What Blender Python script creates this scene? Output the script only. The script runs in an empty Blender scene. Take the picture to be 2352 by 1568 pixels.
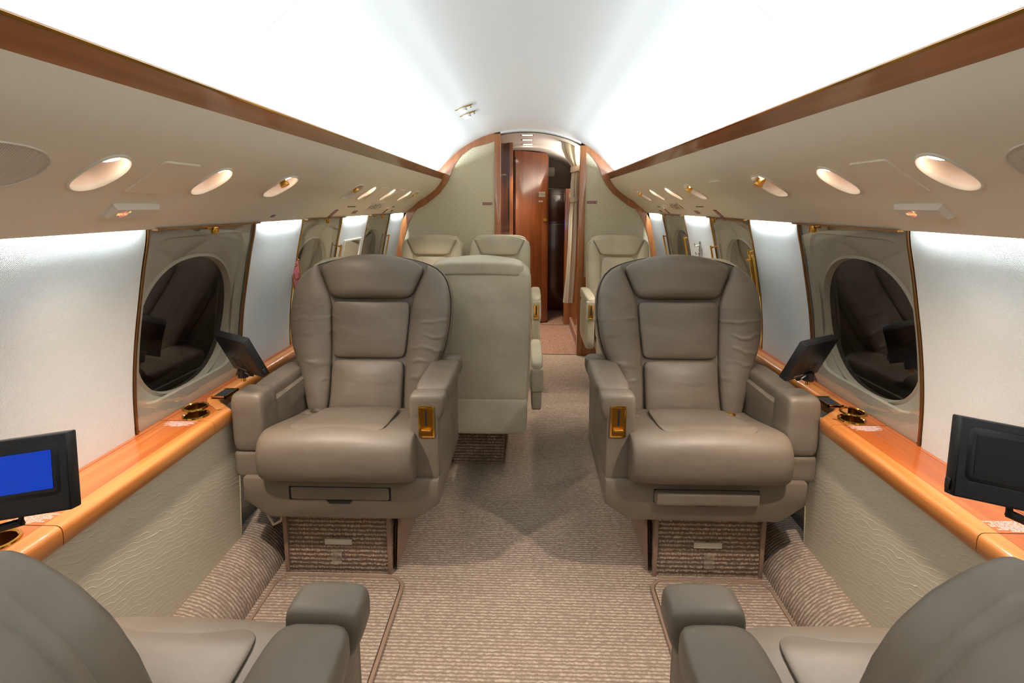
import bpy, bmesh, math, random
from mathutils import Vector, Matrix
random.seed(7)
sc = bpy.context.scene
COL = sc.collection

# ------------------------------------------------------------------ camera, world, lamps, exposure
cam_d = bpy.data.cameras.new('camera'); cam = bpy.data.objects.new('camera', cam_d); COL.objects.link(cam)
cam_d.lens = 18.0; cam_d.sensor_width = 36.0; cam_d.sensor_fit = 'HORIZONTAL'
cam_d.shift_y = -135.0/2352.0; cam_d.clip_start = 0.02
cam.location = (0.024, 0.0, 1.24)
cam.rotation_euler = (math.radians(90-8.65), 0, math.radians(1.83))
sc.camera = cam
vs = sc.view_settings
vs.view_transform = 'Standard'; vs.look = 'None'; vs.gamma = 1.0; vs.use_curve_mapping = False
vs.exposure = 0.0
w = bpy.data.worlds.new('world'); sc.world = w; w.use_nodes = True
w.node_tree.nodes['Background'].inputs[0].default_value = (0.02, 0.02, 0.022, 1)
w.node_tree.nodes['Background'].inputs[1].default_value = 0.3
try:
    sc.cycles.max_bounces = 5; sc.cycles.diffuse_bounces = 4; sc.cycles.glossy_bounces = 2
    sc.cycles.use_adaptive_sampling = True; sc.cycles.adaptive_threshold = 0.05
    sc.cycles.transparent_max_bounces = 8; sc.cycles.caustics_reflective = False; sc.cycles.caustics_refractive = False
    sc.cycles.sample_clamp_indirect = 3.0
    sc.cycles.use_denoising = True
except Exception: pass

E_COVE, E_WASH, E_READ, E_DOOR = 76.0, 6.4, 9.6, 52.0
C_COOL, C_WARM = (0.80, 0.92, 1.0), (1.0, 0.85, 0.73)
def area_light(name, loc, d, length, width, energy, color, spread=math.pi):
    L = bpy.data.lights.new(name, 'AREA'); L.shape = 'RECTANGLE'; L.size = width; L.size_y = length
    L.energy = energy; L.color = color; L.spread = spread
    o = bpy.data.objects.new(name, L); COL.objects.link(o)
    z = -Vector(d).normalized(); y = Vector((0, 1, 0)); x = y.cross(z).normalized()
    o.matrix_world = Matrix.Translation(loc) @ Matrix((x, y, z)).transposed().to_4x4()
    return o
for s in (-1, 1):   # the cove strips behind the wooden ceiling trims
    area_light('cove_light', (s*0.688, 0.75, 1.466), (-s*0.18, 0, 1), 6.6, 0.028, E_COVE, C_COOL)
PANELS = [(-2.6, 1.322), (1.868, 2.262), (2.757, 3.205), (3.725, 4.14)]
WINS = [(1.33, 1.86), (2.27, 2.75), (3.213, 3.717)]
for s in (-1, 1):   # wall-wash strips tucked under the valance, one per fabric panel
    for a, b in PANELS:
        a2 = max(a, 0.0) + 0.04; b2 = b - 0.04
        area_light('wash_light', (s*0.966, (a2+b2)/2, 1.200), (s*0.42, 0, -1), b2-a2, 0.008, E_WASH*(b2-a2)*(1.5 if a > 1.5 else 1.0), C_COOL)

# ------------------------------------------------------------------ materials
def lin(c):
    return tuple(((v/255.0)/12.92 if v/255.0 <= 0.04045 else (((v/255.0)+0.055)/1.055)**2.4) for v in c) + (1.0,)
def new_mat(name):
    m = bpy.data.materials.new(name); m.use_nodes = True
    return m, m.node_tree.nodes, m.node_tree.links, m.node_tree.nodes['Principled BSDF']
def coords(n, l, scale=(1, 1, 1), rot=(0, 0, 0), world=True):
    mp = n.new('ShaderNodeMapping'); mp.inputs['Scale'].default_value = scale; mp.inputs['Rotation'].default_value = rot
    if world:
        g = n.new('ShaderNodeNewGeometry'); l.new(g.outputs['Position'], mp.inputs['Vector'])
    else:
        t = n.new('ShaderNodeTexCoord'); l.new(t.outputs['Object'], mp.inputs['Vector'])
    return mp.outputs['Vector']
def noise(n, l, vec, scale, detail=3, rough=0.5):
    t = n.new('ShaderNodeTexNoise'); t.inputs['Scale'].default_value = scale; t.inputs['Detail'].default_value = detail
    t.inputs['Roughness'].default_value = rough
    l.new(vec, t.inputs['Vector']); return t.outputs['Fac']
def ramp(n, l, fac, stops):
    r = n.new('ShaderNodeValToRGB'); e = r.color_ramp.elements
    e[0].position, e[0].color = stops[0]; e[1].position, e[1].color = stops[-1]
    for p, c in stops[1:-1]:
        k = e.new(p); k.color = c
    l.new(fac, r.inputs['Fac']); return r.outputs['Color']
def bump(n, l, p, h, strength, dist=0.002, prev=None):
    b = n.new('ShaderNodeBump'); b.inputs['Strength'].default_value = strength; b.inputs['Distance'].default_value = dist
    l.new(h, b.inputs['Height'])
    if prev is not None: l.new(prev, b.inputs['Normal'])
    l.new(b.outputs['Normal'], p.inputs['Normal']); return b.outputs['Normal']
def math_n(n, l, op, a, b=None):
    m = n.new('ShaderNodeMath'); m.operation = op
    for i, x in enumerate((a, b)):
        if x is None: continue
        if isinstance(x, (int, float)): m.inputs[i].default_value = x
        else: l.new(x, m.inputs[i])
    return m.outputs[0]
def simple(name, c, rough=0.5, metal=0.0, coat=0.0, nz=None, emis=None, es=0.0):
    m, n, l, p = new_mat(name)
    p.inputs['Base Color'].default_value = lin(c); p.inputs['Roughness'].default_value = rough; p.inputs['Metallic'].default_value = metal
    p.inputs['Coat Weight'].default_value = coat; p.inputs['Coat Roughness'].default_value = 0.06
    if emis: p.inputs['Emission Color'].default_value = lin(emis); p.inputs['Emission Strength'].default_value = es
    if nz:
        v = coords(n, l, world=False); f = noise(n, l, v, nz[0], 4)
        bump(n, l, p, f, nz[1], nz[2] if len(nz) > 2 else 0.002)
    return m
def leather(name, c, crease=0.5, folds=False):
    m, n, l, p = new_mat(name)
    v = coords(n, l, world=False)
    f = noise(n, l, v, 5.0, 3)
    d = tuple(int(x*0.93) for x in c); e = tuple(min(255, int(x*1.05)) for x in c)
    l.new(ramp(n, l, f, [(0.3, lin(d)), (0.7, lin(e))]), p.inputs['Base Color'])
    p.inputs['Roughness'].default_value = 0.46; p.inputs['Specular IOR Level'].default_value = 0.42
    g = noise(n, l, v, 420.0, 2)
    nb = bump(n, l, p, g, 0.10, 0.001)
    v2 = coords(n, l, (3.0, 6.0, 9.0), (0.0, 0.35, 0.1), world=False)
    h = noise(n, l, v2, 1.0, 3, 0.42)
    nb = bump(n, l, p, h, crease, 0.022, nb)
    if folds:     # gathered folds low on the side bolsters
        t = n.new('ShaderNodeTexCoord'); sp = n.new('ShaderNodeSeparateXYZ'); l.new(t.outputs['Object'], sp.inputs[0])
        wv = noise(n, l, coords(n, l, (4.0, 2.0, 3.0), world=False), 2.6, 2)
        ph = math_n(n, l, 'ADD', math_n(n, l, 'MULTIPLY', sp.outputs['Z'], 2*math.pi/0.052), math_n(n, l, 'MULTIPLY', wv, 9.0))
        rd = math_n(n, l, 'POWER', math_n(n, l, 'ADD', math_n(n, l, 'MULTIPLY', math_n(n, l, 'SINE', ph), 0.5), 0.5), 5.0)
        def rng(x, a, b, c2=0.0, d=1.0):
            q = n.new('ShaderNodeMapRange'); q.interpolation_type = 'SMOOTHSTEP'
            for i_, v_ in enumerate((a, b, c2, d)): q.inputs[i_+1].default_value = v_
            l.new(x, q.inputs[0]); return q.outputs[0]
        mk = math_n(n, l, 'MULTIPLY', rng(sp.outputs['Z'], .56, .62), rng(sp.outputs['Z'], .90, .78))
        mk = math_n(n, l, 'MULTIPLY', mk, rng(math_n(n, l, 'ABSOLUTE', sp.outputs['X']), .13, .165))
        mk = math_n(n, l, 'MULTIPLY', mk, rng(noise(n, l, coords(n, l, (1, 1, 1), world=False), 9.0, 1), .42, .60))
        mk = math_n(n, l, 'MULTIPLY', mk, rng(sp.outputs['Y'], .27, .31))
        bump(n, l, p, math_n(n, l, 'MULTIPLY', rd, mk), 0.7, 0.0038, nb)
    return m
def wood(name, dark, mid, light, axis, scale=1.0, coat=1.0, glossy=0.07):
    m, n, l, p = new_mat(name)
    sv = [26.0*scale]*3; sv[axis] = 1.1*scale
    v = coords(n, l, tuple(sv))
    f = noise(n, l, v, 1.0, 6, 0.62)
    sv2 = [5.0*scale]*3; sv2[axis] = 0.6*scale
    g = noise(n, l, coords(n, l, tuple(sv2)), 1.0, 3, 0.5)
    mx = math_n(n, l, 'ADD', math_n(n, l, 'MULTIPLY', f, 0.62), math_n(n, l, 'MULTIPLY', g, 0.38))
    l.new(ramp(n, l, mx, [(0.30, lin(dark)), (0.5, lin(mid)), (0.70, lin(light))]), p.inputs['Base Color'])
    p.inputs['Roughness'].default_value = 0.35
    p.inputs['Coat Weight'].default_value = coat; p.inputs['Coat Roughness'].default_value = glossy
    return m
def carpet(name, dark, mid, light, row='y', pitch=0.0145, dash=0.021):
    m, n, l, p = new_mat(name)
    g = n.new('ShaderNodeNewGeometry'); s = n.new('ShaderNodeSeparateXYZ'); l.new(g.outputs['Position'], s.inputs[0])
    a = s.outputs['Y'] if row == 'y' else (s.outputs['Z'] if row == 'z' else s.outputs['X'])
    c = s.outputs['X'] if row != 'x' else s.outputs['Y']
    wob = math_n(n, l, 'SUBTRACT', noise(n, l, g.outputs['Position'], 85.0, 2), 0.5)
    aa = math_n(n, l, 'DIVIDE', math_n(n, l, 'ADD', a, math_n(n, l, 'MULTIPLY', wob, pitch*0.8)), pitch)
    prof_ = math_n(n, l, 'ADD', math_n(n, l, 'MULTIPLY', math_n(n, l, 'SINE', math_n(n, l, 'MULTIPLY', aa, 2*math.pi)), 0.5), 0.5)
    row_ = math_n(n, l, 'FLOOR', math_n(n, l, 'ADD', aa, 0.25))
    cb = n.new('ShaderNodeCombineXYZ'); l.new(math_n(n, l, 'DIVIDE', c, dash), cb.inputs[0]); l.new(math_n(n, l, 'MULTIPLY', row_, 5.17), cb.inputs[1])
    dn = n.new('ShaderNodeTexNoise'); dn.inputs['Scale'].default_value = 1.0; dn.inputs['Detail'].default_value = 2; dn.inputs['Roughness'].default_value = 0.6
    l.new(cb.outputs[0], dn.inputs['Vector'])
    mr = n.new('ShaderNodeMapRange'); mr.inputs[1].default_value = 0.34; mr.inputs[2].default_value = 0.62; mr.inputs[3].default_value = 0.35; mr.inputs[4].default_value = 1.0
    l.new(dn.outputs['Fac'], mr.inputs[0])
    fine = noise(n, l, g.outputs['Position'], 420.0, 3, 0.65)
    h = math_n(n, l, 'ADD', math_n(n, l, 'MULTIPLY', math_n(n, l, 'MULTIPLY', prof_, mr.outputs[0]), 0.66), math_n(n, l, 'MULTIPLY', fine, 0.44))
    l.new(ramp(n, l, h, [(0.16, lin(dark)), (0.45, lin(mid)), (0.85, lin(light))]), p.inputs['Base Color'])
    p.inputs['Roughness'].default_value = 0.95; p.inputs['Specular IOR Level'].default_value = 0.1
    bump(n, l, p, h, 0.7, 0.005)
    return m
def fabric(name, c, sc_=1.0):
    m, n, l, p = new_mat(name)
    v = coords(n, l, (1, 1, 1))
    def wave(rot, scale):
        wv = n.new('ShaderNodeTexWave'); wv.wave_type = 'BANDS'; wv.bands_direction = 'Y'
        wv.inputs['Scale'].default_value = scale; wv.inputs['Distortion'].default_value = 1.2; wv.inputs['Detail'].default_value = 1
        wv.inputs['Detail Scale'].default_value = 3
        l.new(coords(n, l, (1, 1, 1), rot), wv.inputs['Vector']); return wv.outputs['Fac']
    a = wave((math.radians(42), 0, 0), 108*sc_); b = wave((math.radians(-48), 0, 0), 150*sc_)
    f = math_n(n, l, 'ADD', math_n(n, l, 'MULTIPLY', a, 0.6), math_n(n, l, 'MULTIPLY', b, 0.4))
    f = math_n(n, l, 'ADD', math_n(n, l, 'MULTIPLY', f, 0.75), math_n(n, l, 'MULTIPLY', noise(n, l, v, 300, 2), 0.25))
    d = tuple(int(x*0.86) for x in c); e = tuple(min(255, int(x*1.06)) for x in c)
    l.new(ramp(n, l, f, [(0.25, lin(d)), (0.75, lin(e))]), p.inputs['Base Color'])
    p.inputs['Roughness'].default_value = 0.8; p.inputs['Specular IOR Level'].default_value = 0.25
    bump(n, l, p, f, 0.5, 0.0015)
    return m
def emboss(name, c):
    m, n, l, p = new_mat(name)
    wv = n.new('ShaderNodeTexWave'); wv.wave_type = 'BANDS'; wv.bands_direction = 'Z'; wv.wave_profile = 'SAW'
    wv.inputs['Scale'].default_value = 23; wv.inputs['Distortion'].default_value = 8.5; wv.inputs['Detail'].default_value = 2
    wv.inputs['Detail Scale'].default_value = 0.7; wv.inputs['Detail Roughness'].default_value = 0.62
    l.new(coords(n, l, (1, 1, 1), (math.radians(17), 0, 0)), wv.inputs['Vector'])
    ln = ramp(n, l, wv.outputs['Fac'], [(0.0, (1, 1, 1, 1)), (0.09, (0.12, 0.12, 0.12, 1)), (0.93, (0, 0, 0, 1)), (1.0, (1, 1, 1, 1))])
    mix = n.new('ShaderNodeMix'); mix.data_type = 'RGBA'
    l.new(ln, mix.inputs[0]); mix.inputs[6].default_value = lin(c); mix.inputs[7].default_value = lin(tuple(min(255, int(x*1.10)) for x in c))
    l.new(mix.outputs[2], p.inputs['Base Color'])
    p.inputs['Roughness'].default_value = 0.5; p.inputs['Specular IOR Level'].default_value = 0.35
    nb = bump(n, l, p, ln, 0.55, 0.0022)
    bump(n, l, p, noise(n, l, coords(n, l), 260, 2), 0.12, 0.001, nb)
    return m
def wallpaper(name, c):
    m, n, l, p = new_mat(name)
    vo = n.new('ShaderNodeNewGeometry'); s = n.new('ShaderNodeSeparateXYZ'); l.new(vo.outputs['Position'], s.inputs[0])
    def cell(off):
        a = math_n(n, l, 'SUBTRACT', math_n(n, l, 'FRACT', math_n(n, l, 'ADD', math_n(n, l, 'DIVIDE', s.outputs['X'], 0.054), off)), 0.5)
        b = math_n(n, l, 'SUBTRACT', math_n(n, l, 'FRACT', math_n(n, l, 'ADD', math_n(n, l, 'DIVIDE', s.outputs['Z'], 0.042), off)), 0.5)
        d = math_n(n, l, 'ADD', math_n(n, l, 'MULTIPLY', math_n(n, l, 'MULTIPLY', a, a), 3.0), math_n(n, l, 'MULTIPLY', b, b))
        return math_n(n, l, 'LESS_THAN', d, 0.010)
    dots = math_n(n, l, 'MAXIMUM', cell(0.0), cell(0.5))
    mix = n.new('ShaderNodeMix'); mix.data_type = 'RGBA'
    l.new(dots, mix.inputs[0]); mix.inputs[6].default_value = lin(c); mix.inputs[7].default_value = lin(tuple(int(x*0.88) for x in c))
    l.new(mix.outputs[2], p.inputs['Base Color']); p.inputs['Roughness'].default_value = 0.6
    bump(n, l, p, dots, -0.4, 0.001)
    return m
def clear_panel(name, f0=0.20):
    m = bpy.data.materials.new(name); m.use_nodes = True; n = m.node_tree.nodes; l = m.node_tree.links; n.clear()
    o = n.new('ShaderNodeOutputMaterial'); mx = n.new('ShaderNodeMixShader'); t = n.new('ShaderNodeBsdfTransparent'); g = n.new('ShaderNodeBsdfGlossy')
    g.inputs['Roughness'].default_value = 0.015; t.inputs['Color'].default_value = (0.93, 0.95, 0.93, 1)
    ge = n.new('ShaderNodeNewGeometry'); vd = n.new('ShaderNodeVectorMath'); vd.operation = 'DOT_PRODUCT'
    l.new(ge.outputs['Normal'], vd.inputs[0]); l.new(ge.outputs['Incoming'], vd.inputs[1])
    q = math_n(n, l, 'POWER', math_n(n, l, 'SUBTRACT', 1.0, math_n(n, l, 'ABSOLUTE', vd.outputs['Value'])), 4.0)
    fr = math_n(n, l, 'ADD', math_n(n, l, 'MULTIPLY', q, 1.0-f0), f0)
    l.new(fr, mx.inputs[0]); l.new(t.outputs[0], mx.inputs[1]); l.new(g.outputs[0], mx.inputs[2]); l.new(mx.outputs[0], o.inputs['Surface'])
    return m
def ribbed(name, c):
    m, n, l, p = new_mat(name)
    g = n.new('ShaderNodeNewGeometry'); s = n.new('ShaderNodeSeparateXYZ'); l.new(g.outputs['Position'], s.inputs[0])
    f = math_n(n, l, 'SINE', math_n(n, l, 'MULTIPLY', s.outputs['Y'], 2*math.pi/0.0042))
    l.new(ramp(n, l, f, [(0.0, lin(tuple(int(x*0.88) for x in c))), (0.5, lin(c))]), p.inputs['Base Color'])
    p.inputs['Roughness'].default_value = 0.7; bump(n, l, p, f, 0.5, 0.001)
    return m
def glow(name, c, s):
    m = bpy.data.materials.new(name); m.use_nodes = True; n = m.node_tree.nodes; l = m.node_tree.links; n.clear()
    o = n.new('ShaderNodeOutputMaterial'); e = n.new('ShaderNodeEmission'); e.inputs[0].default_value = lin(c); e.inputs[1].default_value = s
    l.new(e.outputs[0], o.inputs['Surface']); return m

M = dict(
    taupe=leather('taupe_leather', (113, 100, 86), folds=True),
    cream=leather('cream_leather', (197, 187, 160), 0.35),
    ceil=simple('ceiling_vinyl', (236, 238, 236), 0.55, nz=(90.0, 0.10)),
    val=simple('valance_suede', (240, 230, 207), 0.75, nz=(60.0, 0.12)),
    bezel=simple('bezel_beige', (232, 224, 206), 0.45),
    cup=simple('lamp_cup', (232, 214, 194), 0.5),
    fab=fabric('wall_fabric', (206, 205, 199)),
    emb=emboss('embossed_leather', (214, 204, 180)),
    lwood=wood('ledge_wood', (108, 46, 14), (156, 78, 28), (192, 116, 54), 1, 1.0, 0.55),
    ewood=wood('edge_wood', (150, 82, 32), (188, 116, 54), (214, 150, 86), 1, 1.0, 0.6),
    twood=wood('trim_wood', (98, 52, 26), (140, 84, 46), (172, 112, 68), 1),
    bwood=wood('bulkhead_wood', (112, 60, 24), (148, 86, 40), (180, 116, 62), 2),
    dwood=wood('door_wood', (66, 32, 15), (124, 68, 34), (172, 108, 60), 2, 0.8, 0.8, 0.12),
    xwood=wood('dark_wood', (58, 25, 13), (88, 42, 22), (112, 58, 32), 2, 0.8),
    carp=carpet('cabin_carpet', (128, 109, 94), (157, 138, 121), (196, 177, 158), 'y', 0.0115, 0.014),
    carz=carpet('plinth_carpet', (102, 85, 72), (134, 114, 98), (204, 182, 160), 'z', 0.0150, 0.006),
    carx=carpet('corridor_carpet', (112, 84, 70), (152, 118, 100), (182, 148, 128), 'x', 0.011, 0.03),
    bind=simple('carpet_binding', (142, 116, 96), 0.9, nz=(300.0, 0.4)),
    wallp=wallpaper('bulkhead_paper', (214, 206, 174)),
    brass=simple('polished_brass', (232, 178, 84), 0.13, 1.0),
    bronze=simple('bronze_edge', (150, 104, 60), 0.3, 0.9),
    steel=simple('satin_steel', (200, 196, 190), 0.25, 1.0),
    black=simple('black_plastic', (16, 16, 17), 0.38, nz=(700.0, 0.05)),
    bezelb=simple('monitor_face', (34, 34, 36), 0.45),
    screen_off=simple('screen_off', (30, 30, 33), 0.3),
    screen_on=simple('screen_blue', (4, 20, 90), 0.25, emis=(0, 60, 190), es=0.8),
    dark=simple('dark_gap', (10, 9, 8), 0.8),
    frame=simple('window_moulding', (206, 198, 180), 0.45),
    glass=simple('night_glass', (6, 6, 7), 0.04),
    clear=clear_panel('clear_cover'),
    white=simple('white_print', (236, 234, 228), 0.6),
    placw=simple('placard_beige', (206, 198, 178), 0.4),
    marn=simple('placard_maroon', (120, 52, 50), 0.5),
    navy=simple('placard_navy', (60, 72, 92), 0.5),
    tape=clear_panel('clear_tag', 0.42),
    curt=simple('curtain_cloth', (206, 196, 170), 0.7, nz=(220.0, 0.15)),
    grille=ribbed('speaker_cloth', (232, 222, 202)),
    lamp=glow('lamp_warm', (255, 224, 202), 34.0),
    lampd=glow('downlight', (255, 236, 214), 14.0),
    icon=glow('icon_amber', (255, 206, 130), 1.1),
    iconr=glow('icon_red', (250, 130, 120), 1.0),
    bluel=glow('indicator_blue', (70, 70, 255), 1.2),
    greyc=simple('corridor_ceiling', (206, 198, 188), 0.6),
    tile=simple('galley_grey', (112, 98, 84), 0.6),
)

M['bs'] = simple('brass_satin', (196, 138, 58), .3, 1.0)
for k_ in ('lamp', 'lampd', 'icon', 'iconr', 'bluel', 'screen_on'): M[k_].cycles.emission_sampling = 'NONE'

# ------------------------------------------------------------------ mesh helpers
class MB:
    def __init__(s): s.v = []; s.f = []
    def add(s, vs_, fs):
        o = len(s.v); s.v += [tuple(p) for p in vs_]; s.f += [tuple(i+o for i in f) for f in fs]; return s
    def loops(s, L, closed=True, cap0=False, cap1=False):
        o = len(s.v); n = len(L[0])
        for lp in L: s.v += [tuple(p) for p in lp]
        for i in range(len(L)-1):
            for j in range(n if closed else n-1):
                k = (j+1) % n
                s.f.append((o+i*n+j, o+i*n+k, o+(i+1)*n+k, o+(i+1)*n+j))
        if cap0: s.f.append(tuple(o+j for j in reversed(range(n))))
        if cap1: s.f.append(tuple(o+(len(L)-1)*n+j for j in range(n)))
        return s
    def box(s, x0, x1, y0, y1, z0, z1):
        return s.add([(x, y, z) for x in (x0, x1) for y in (y0, y1) for z in (z0, z1)],
                     [(0, 1, 3, 2), (4, 6, 7, 5), (0, 4, 5, 1), (2, 3, 7, 6), (0, 2, 6, 4), (1, 5, 7, 3)])
    def map(s, fn): s.v = [tuple(fn(Vector(p))) for p in s.v]; return s
    def build(s, name, mat, parent=None, bevel=0.0, seg=2, smooth=40, recalc=True):
        me = bpy.data.meshes.new(name)
        bm = bmesh.new(); vs_ = [bm.verts.new(p) for p in s.v]
        for f in s.f:
            try: bm.faces.new([vs_[i] for i in f])
            except ValueError: pass
        if recalc: bmesh.ops.recalc_face_normals(bm, faces=bm.faces)
        if bevel: bmesh.ops.bevel(bm, geom=[e for e in bm.edges if e.is_manifold and e.calc_face_angle(0) > 0.5], offset=bevel, segments=seg, affect='EDGES', profile=0.5, clamp_overlap=True)
        bm.to_mesh(me); bm.free()
        me.materials.append(M[mat] if isinstance(mat, str) else mat)
        for p in me.polygons: p.use_smooth = True
        try: me.set_sharp_from_angle(angle=math.radians(smooth))
        except Exception: pass
        o = bpy.data.objects.new(name, me); COL.objects.link(o)
        if parent is not None: o.parent = parent
        return o
def tag(o, label=None, cat=None, group=None, kind=None):
    if label: o['label'] = label
    if cat: o['category'] = cat
    if group: o['group'] = group
    if kind: o['kind'] = kind
    return o
def empty(name, loc=(0, 0, 0), rz=0.0):
    o = bpy.data.objects.new(name, None); COL.objects.link(o); o.location = loc; o.rotation_euler = (0, 0, rz); o.empty_display_size = 0.05
    return o
def struct(o): o['kind'] = 'structure'; return o
def pillow(fn, e=6.0, n=10, mb=None):
    """rounded cube, fn maps (-1..1)^3 to space"""
    mb = mb or MB(); idx = {}; vs_ = []
    def vid(p):
        k = (round(p[0], 6), round(p[1], 6), round(p[2], 6))
        if k not in idx:
            q = (abs(p[0])**e + abs(p[1])**e + abs(p[2])**e)**(1.0/e)
            idx[k] = len(vs_); vs_.append(tuple(fn(p[0]/q, p[1]/q, p[2]/q)))
        return idx[k]
    t = [math.sin((-1+2*i/n)*math.pi/2*0.9)/math.sin(math.pi/2*0.9) for i in range(n+1)]
    fs = []
    for ax in range(3):
        for sgn in (-1, 1):
            for i in range(n):
                for j in range(n):
                    c = []
                    for a, b in ((t[i], t[j]), (t[i+1], t[j]), (t[i+1], t[j+1]), (t[i], t[j+1])):
                        p = [0, 0, 0]; p[ax] = sgn; p[(ax+1) % 3] = a; p[(ax+2) % 3] = b; c.append(vid(tuple(p)))
                    fs.append(tuple(c if sgn > 0 else reversed(c)))
    return mb.add(vs_, fs)
def pbox(x0, x1, y0, y1, z0, z1, e=6.0, n=8, mb=None):
    return pillow(lambda a, b, c: ((x0+x1)/2+a*(x1-x0)/2, (y0+y1)/2+b*(y1-y0)/2, (z0+z1)/2+c*(z1-z0)/2), e, n, mb)
def tube(path, r, n=8, mb=None, cap=True):
    mb = mb or MB(); path = [Vector(p) for p in path]; L = []
    up = Vector((0, 0, 1))
    for i, p in enumerate(path):
        d = (path[min(i+1, len(path)-1)]-path[max(i-1, 0)]).normalized()
        u = d.cross(up)
        if u.length < 1e-3: u = d.cross(Vector((1, 0, 0)))
        u.normalize(); v = u.cross(d)
        rr = r[i] if isinstance(r, (list, tuple)) else r
        L.append([p+u*rr*math.cos(2*math.pi*k/n)+v*rr*math.sin(2*math.pi*k/n) for k in range(n)])
    return mb.loops(L, True, cap, cap)
def cyl(c, d, r, h, n=20, mb=None, r2=None):
    c = Vector(c); d = Vector(d).normalized(); return tube([c, c+d*h], [r, r if r2 is None else r2], n, mb)
def prism(poly, y0, y1, ax='y', mb=None):
    """poly of 2D points extruded along an axis: y -> poly is (x,z); z -> (x,y); x -> (y,z)"""
    mb = mb or MB()
    f = {'y': lambda p, t: (p[0], t, p[1]), 'z': lambda p, t: (p[0], p[1], t), 'x': lambda p, t: (t, p[0], p[1])}[ax]
    return mb.loops([[f(p, y0) for p in poly], [f(p, y1) for p in poly]], True, True, True)
def rrect(cx, cy, hx, hy, r, seg=5):
    P = []
    for k, (sx, sy) in enumerate(((1, 1), (-1, 1), (-1, -1), (1, -1))):
        for i in range(seg+1):
            a = math.pi/2*(k + i/seg); P.append((cx+sx*(hx-r)+r*math.cos(a), cy+sy*(hy-r)+r*math.sin(a)))
    return P
def filled(outline, holes, fn):
    """planar face with holes; fn maps 2D to 3D -> MB"""
    bm = bmesh.new()
    for lp in [outline]+holes:
        v = [bm.verts.new((p[0], p[1], 0)) for p in lp]
        for i in range(len(v)): bm.edges.new((v[i], v[(i+1) % len(v)]))
    bmesh.ops.triangle_fill(bm, use_beauty=True, use_dissolve=False, edges=bm.edges)
    bm.verts.index_update()
    mb = MB().add([fn(v.co.x, v.co.y) for v in bm.verts], [tuple(v.index for v in f.verts) for f in bm.faces]); bm.free()
    return mb
def text(s, size, mat, parent, mtx, name='lettering', align='CENTER', depth=0.0, spacing=1.0):
    c = bpy.data.curves.new(name, 'FONT'); c.body = s; c.size = size; c.align_x = align; c.align_y = 'CENTER'; c.extrude = depth
    c.space_line = spacing; c.resolution_u = 2
    o = bpy.data.objects.new('tmp', c); COL.objects.link(o)
    me = bpy.data.meshes.new_from_object(o.evaluated_get(bpy.context.evaluated_depsgraph_get()))
    bpy.data.objects.remove(o); me.materials.clear(); me.materials.append(M[mat])
    r = bpy.data.objects.new(name, me); COL.objects.link(r); me.transform(mtx)
    if parent is not None: r.parent = parent
    return r
def frame_mtx(o, x, y):
    x = Vector(x).normalized(); y = (Vector(y)-Vector(y).dot(x)*x).normalized(); z = x.cross(y)
    return Matrix.Translation(o) @ Matrix((x, y, z)).transposed().to_4x4()

# cross-sections of the cabin (|x|, z), measured at the far bulkhead
VAL = [(.664, 1.441), (.71, 1.375), (.78, 1.315), (.85, 1.272), (.905, 1.227), (.945, 1.195), (.966, 1.176)]
WALL = [(.978, 1.205), (.984, 1.15), (1.004, 1.07), (1.024, .98), (1.045, .88), (1.06, .79), (1.07, .70), (1.075, .59)]
CEILP = [(0, 1.825), (.1, 1.821), (.2, 1.806), (.29, 1.783), (.37, 1.755), (.5, 1.684), (.6, 1.6), (.69, 1.508), (.735, 1.45), (.76, 1.39)]
class Prof:
    def __init__(s, P, m=8, mirror=False):
        Q = []
        for i in range(len(P)-1):
            p0 = (-P[1][0], P[1][1]) if (mirror and i == 0) else P[max(i-1, 0)]; p1 = P[i]; p2 = P[i+1]; p3 = P[min(i+2, len(P)-1)]
            for k in range(m):
                t = k/m
                Q.append(tuple(0.5*((2*p1[j])+(-p0[j]+p2[j])*t+(2*p0[j]-5*p1[j]+4*p2[j]-p3[j])*t*t+(-p0[j]+3*p1[j]-3*p2[j]+p3[j])*t**3) for j in (0, 1)))
        Q.append(P[-1]); s.Q = Q; s.S = [0]
        for a, b in zip(Q, Q[1:]): s.S.append(s.S[-1]+math.dist(a, b))
        s.L = s.S[-1]
    def at(s, d):
        d = min(max(d, 0), s.L)
        for i in range(len(s.Q)-1):
            if d <= s.S[i+1] or i == len(s.Q)-2:
                t = (d-s.S[i])/max(s.S[i+1]-s.S[i], 1e-9)
                a, b = s.Q[i], s.Q[i+1]; L = max(math.dist(a, b), 1e-9)
                return (a[0]+(b[0]-a[0])*t, a[1]+(b[1]-a[1])*t), ((b[0]-a[0])/L, (b[1]-a[1])/L)
    def s_of_x(s, x): return next(s.S[i] for i in range(len(s.Q)) if s.Q[i][0] >= x)
    def s_of_z(s, z): return next(s.S[i] for i in range(len(s.Q)) if s.Q[i][1] <= z)
    def pt(s, side, d, y, off=0.0):
        (x, z), (tx, tz) = s.at(d)
        nx, nz = -tz, tx                      # away from the cabin (outwards) when walking down the wall
        return Vector((side*(x+nx*off), y, z+nz*off))
    def nrm(s, side, d):                      # towards the cabin
        _, (tx, tz) = s.at(d); return Vector((side*tz, 0, -tx)).normalized()
PV, PW, PC = Prof(VAL), Prof(WALL), Prof(CEILP, 8, True)
YB = 4.16      # far bulkhead
Y0 = -2.6      # rear end of the built cabin

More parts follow.
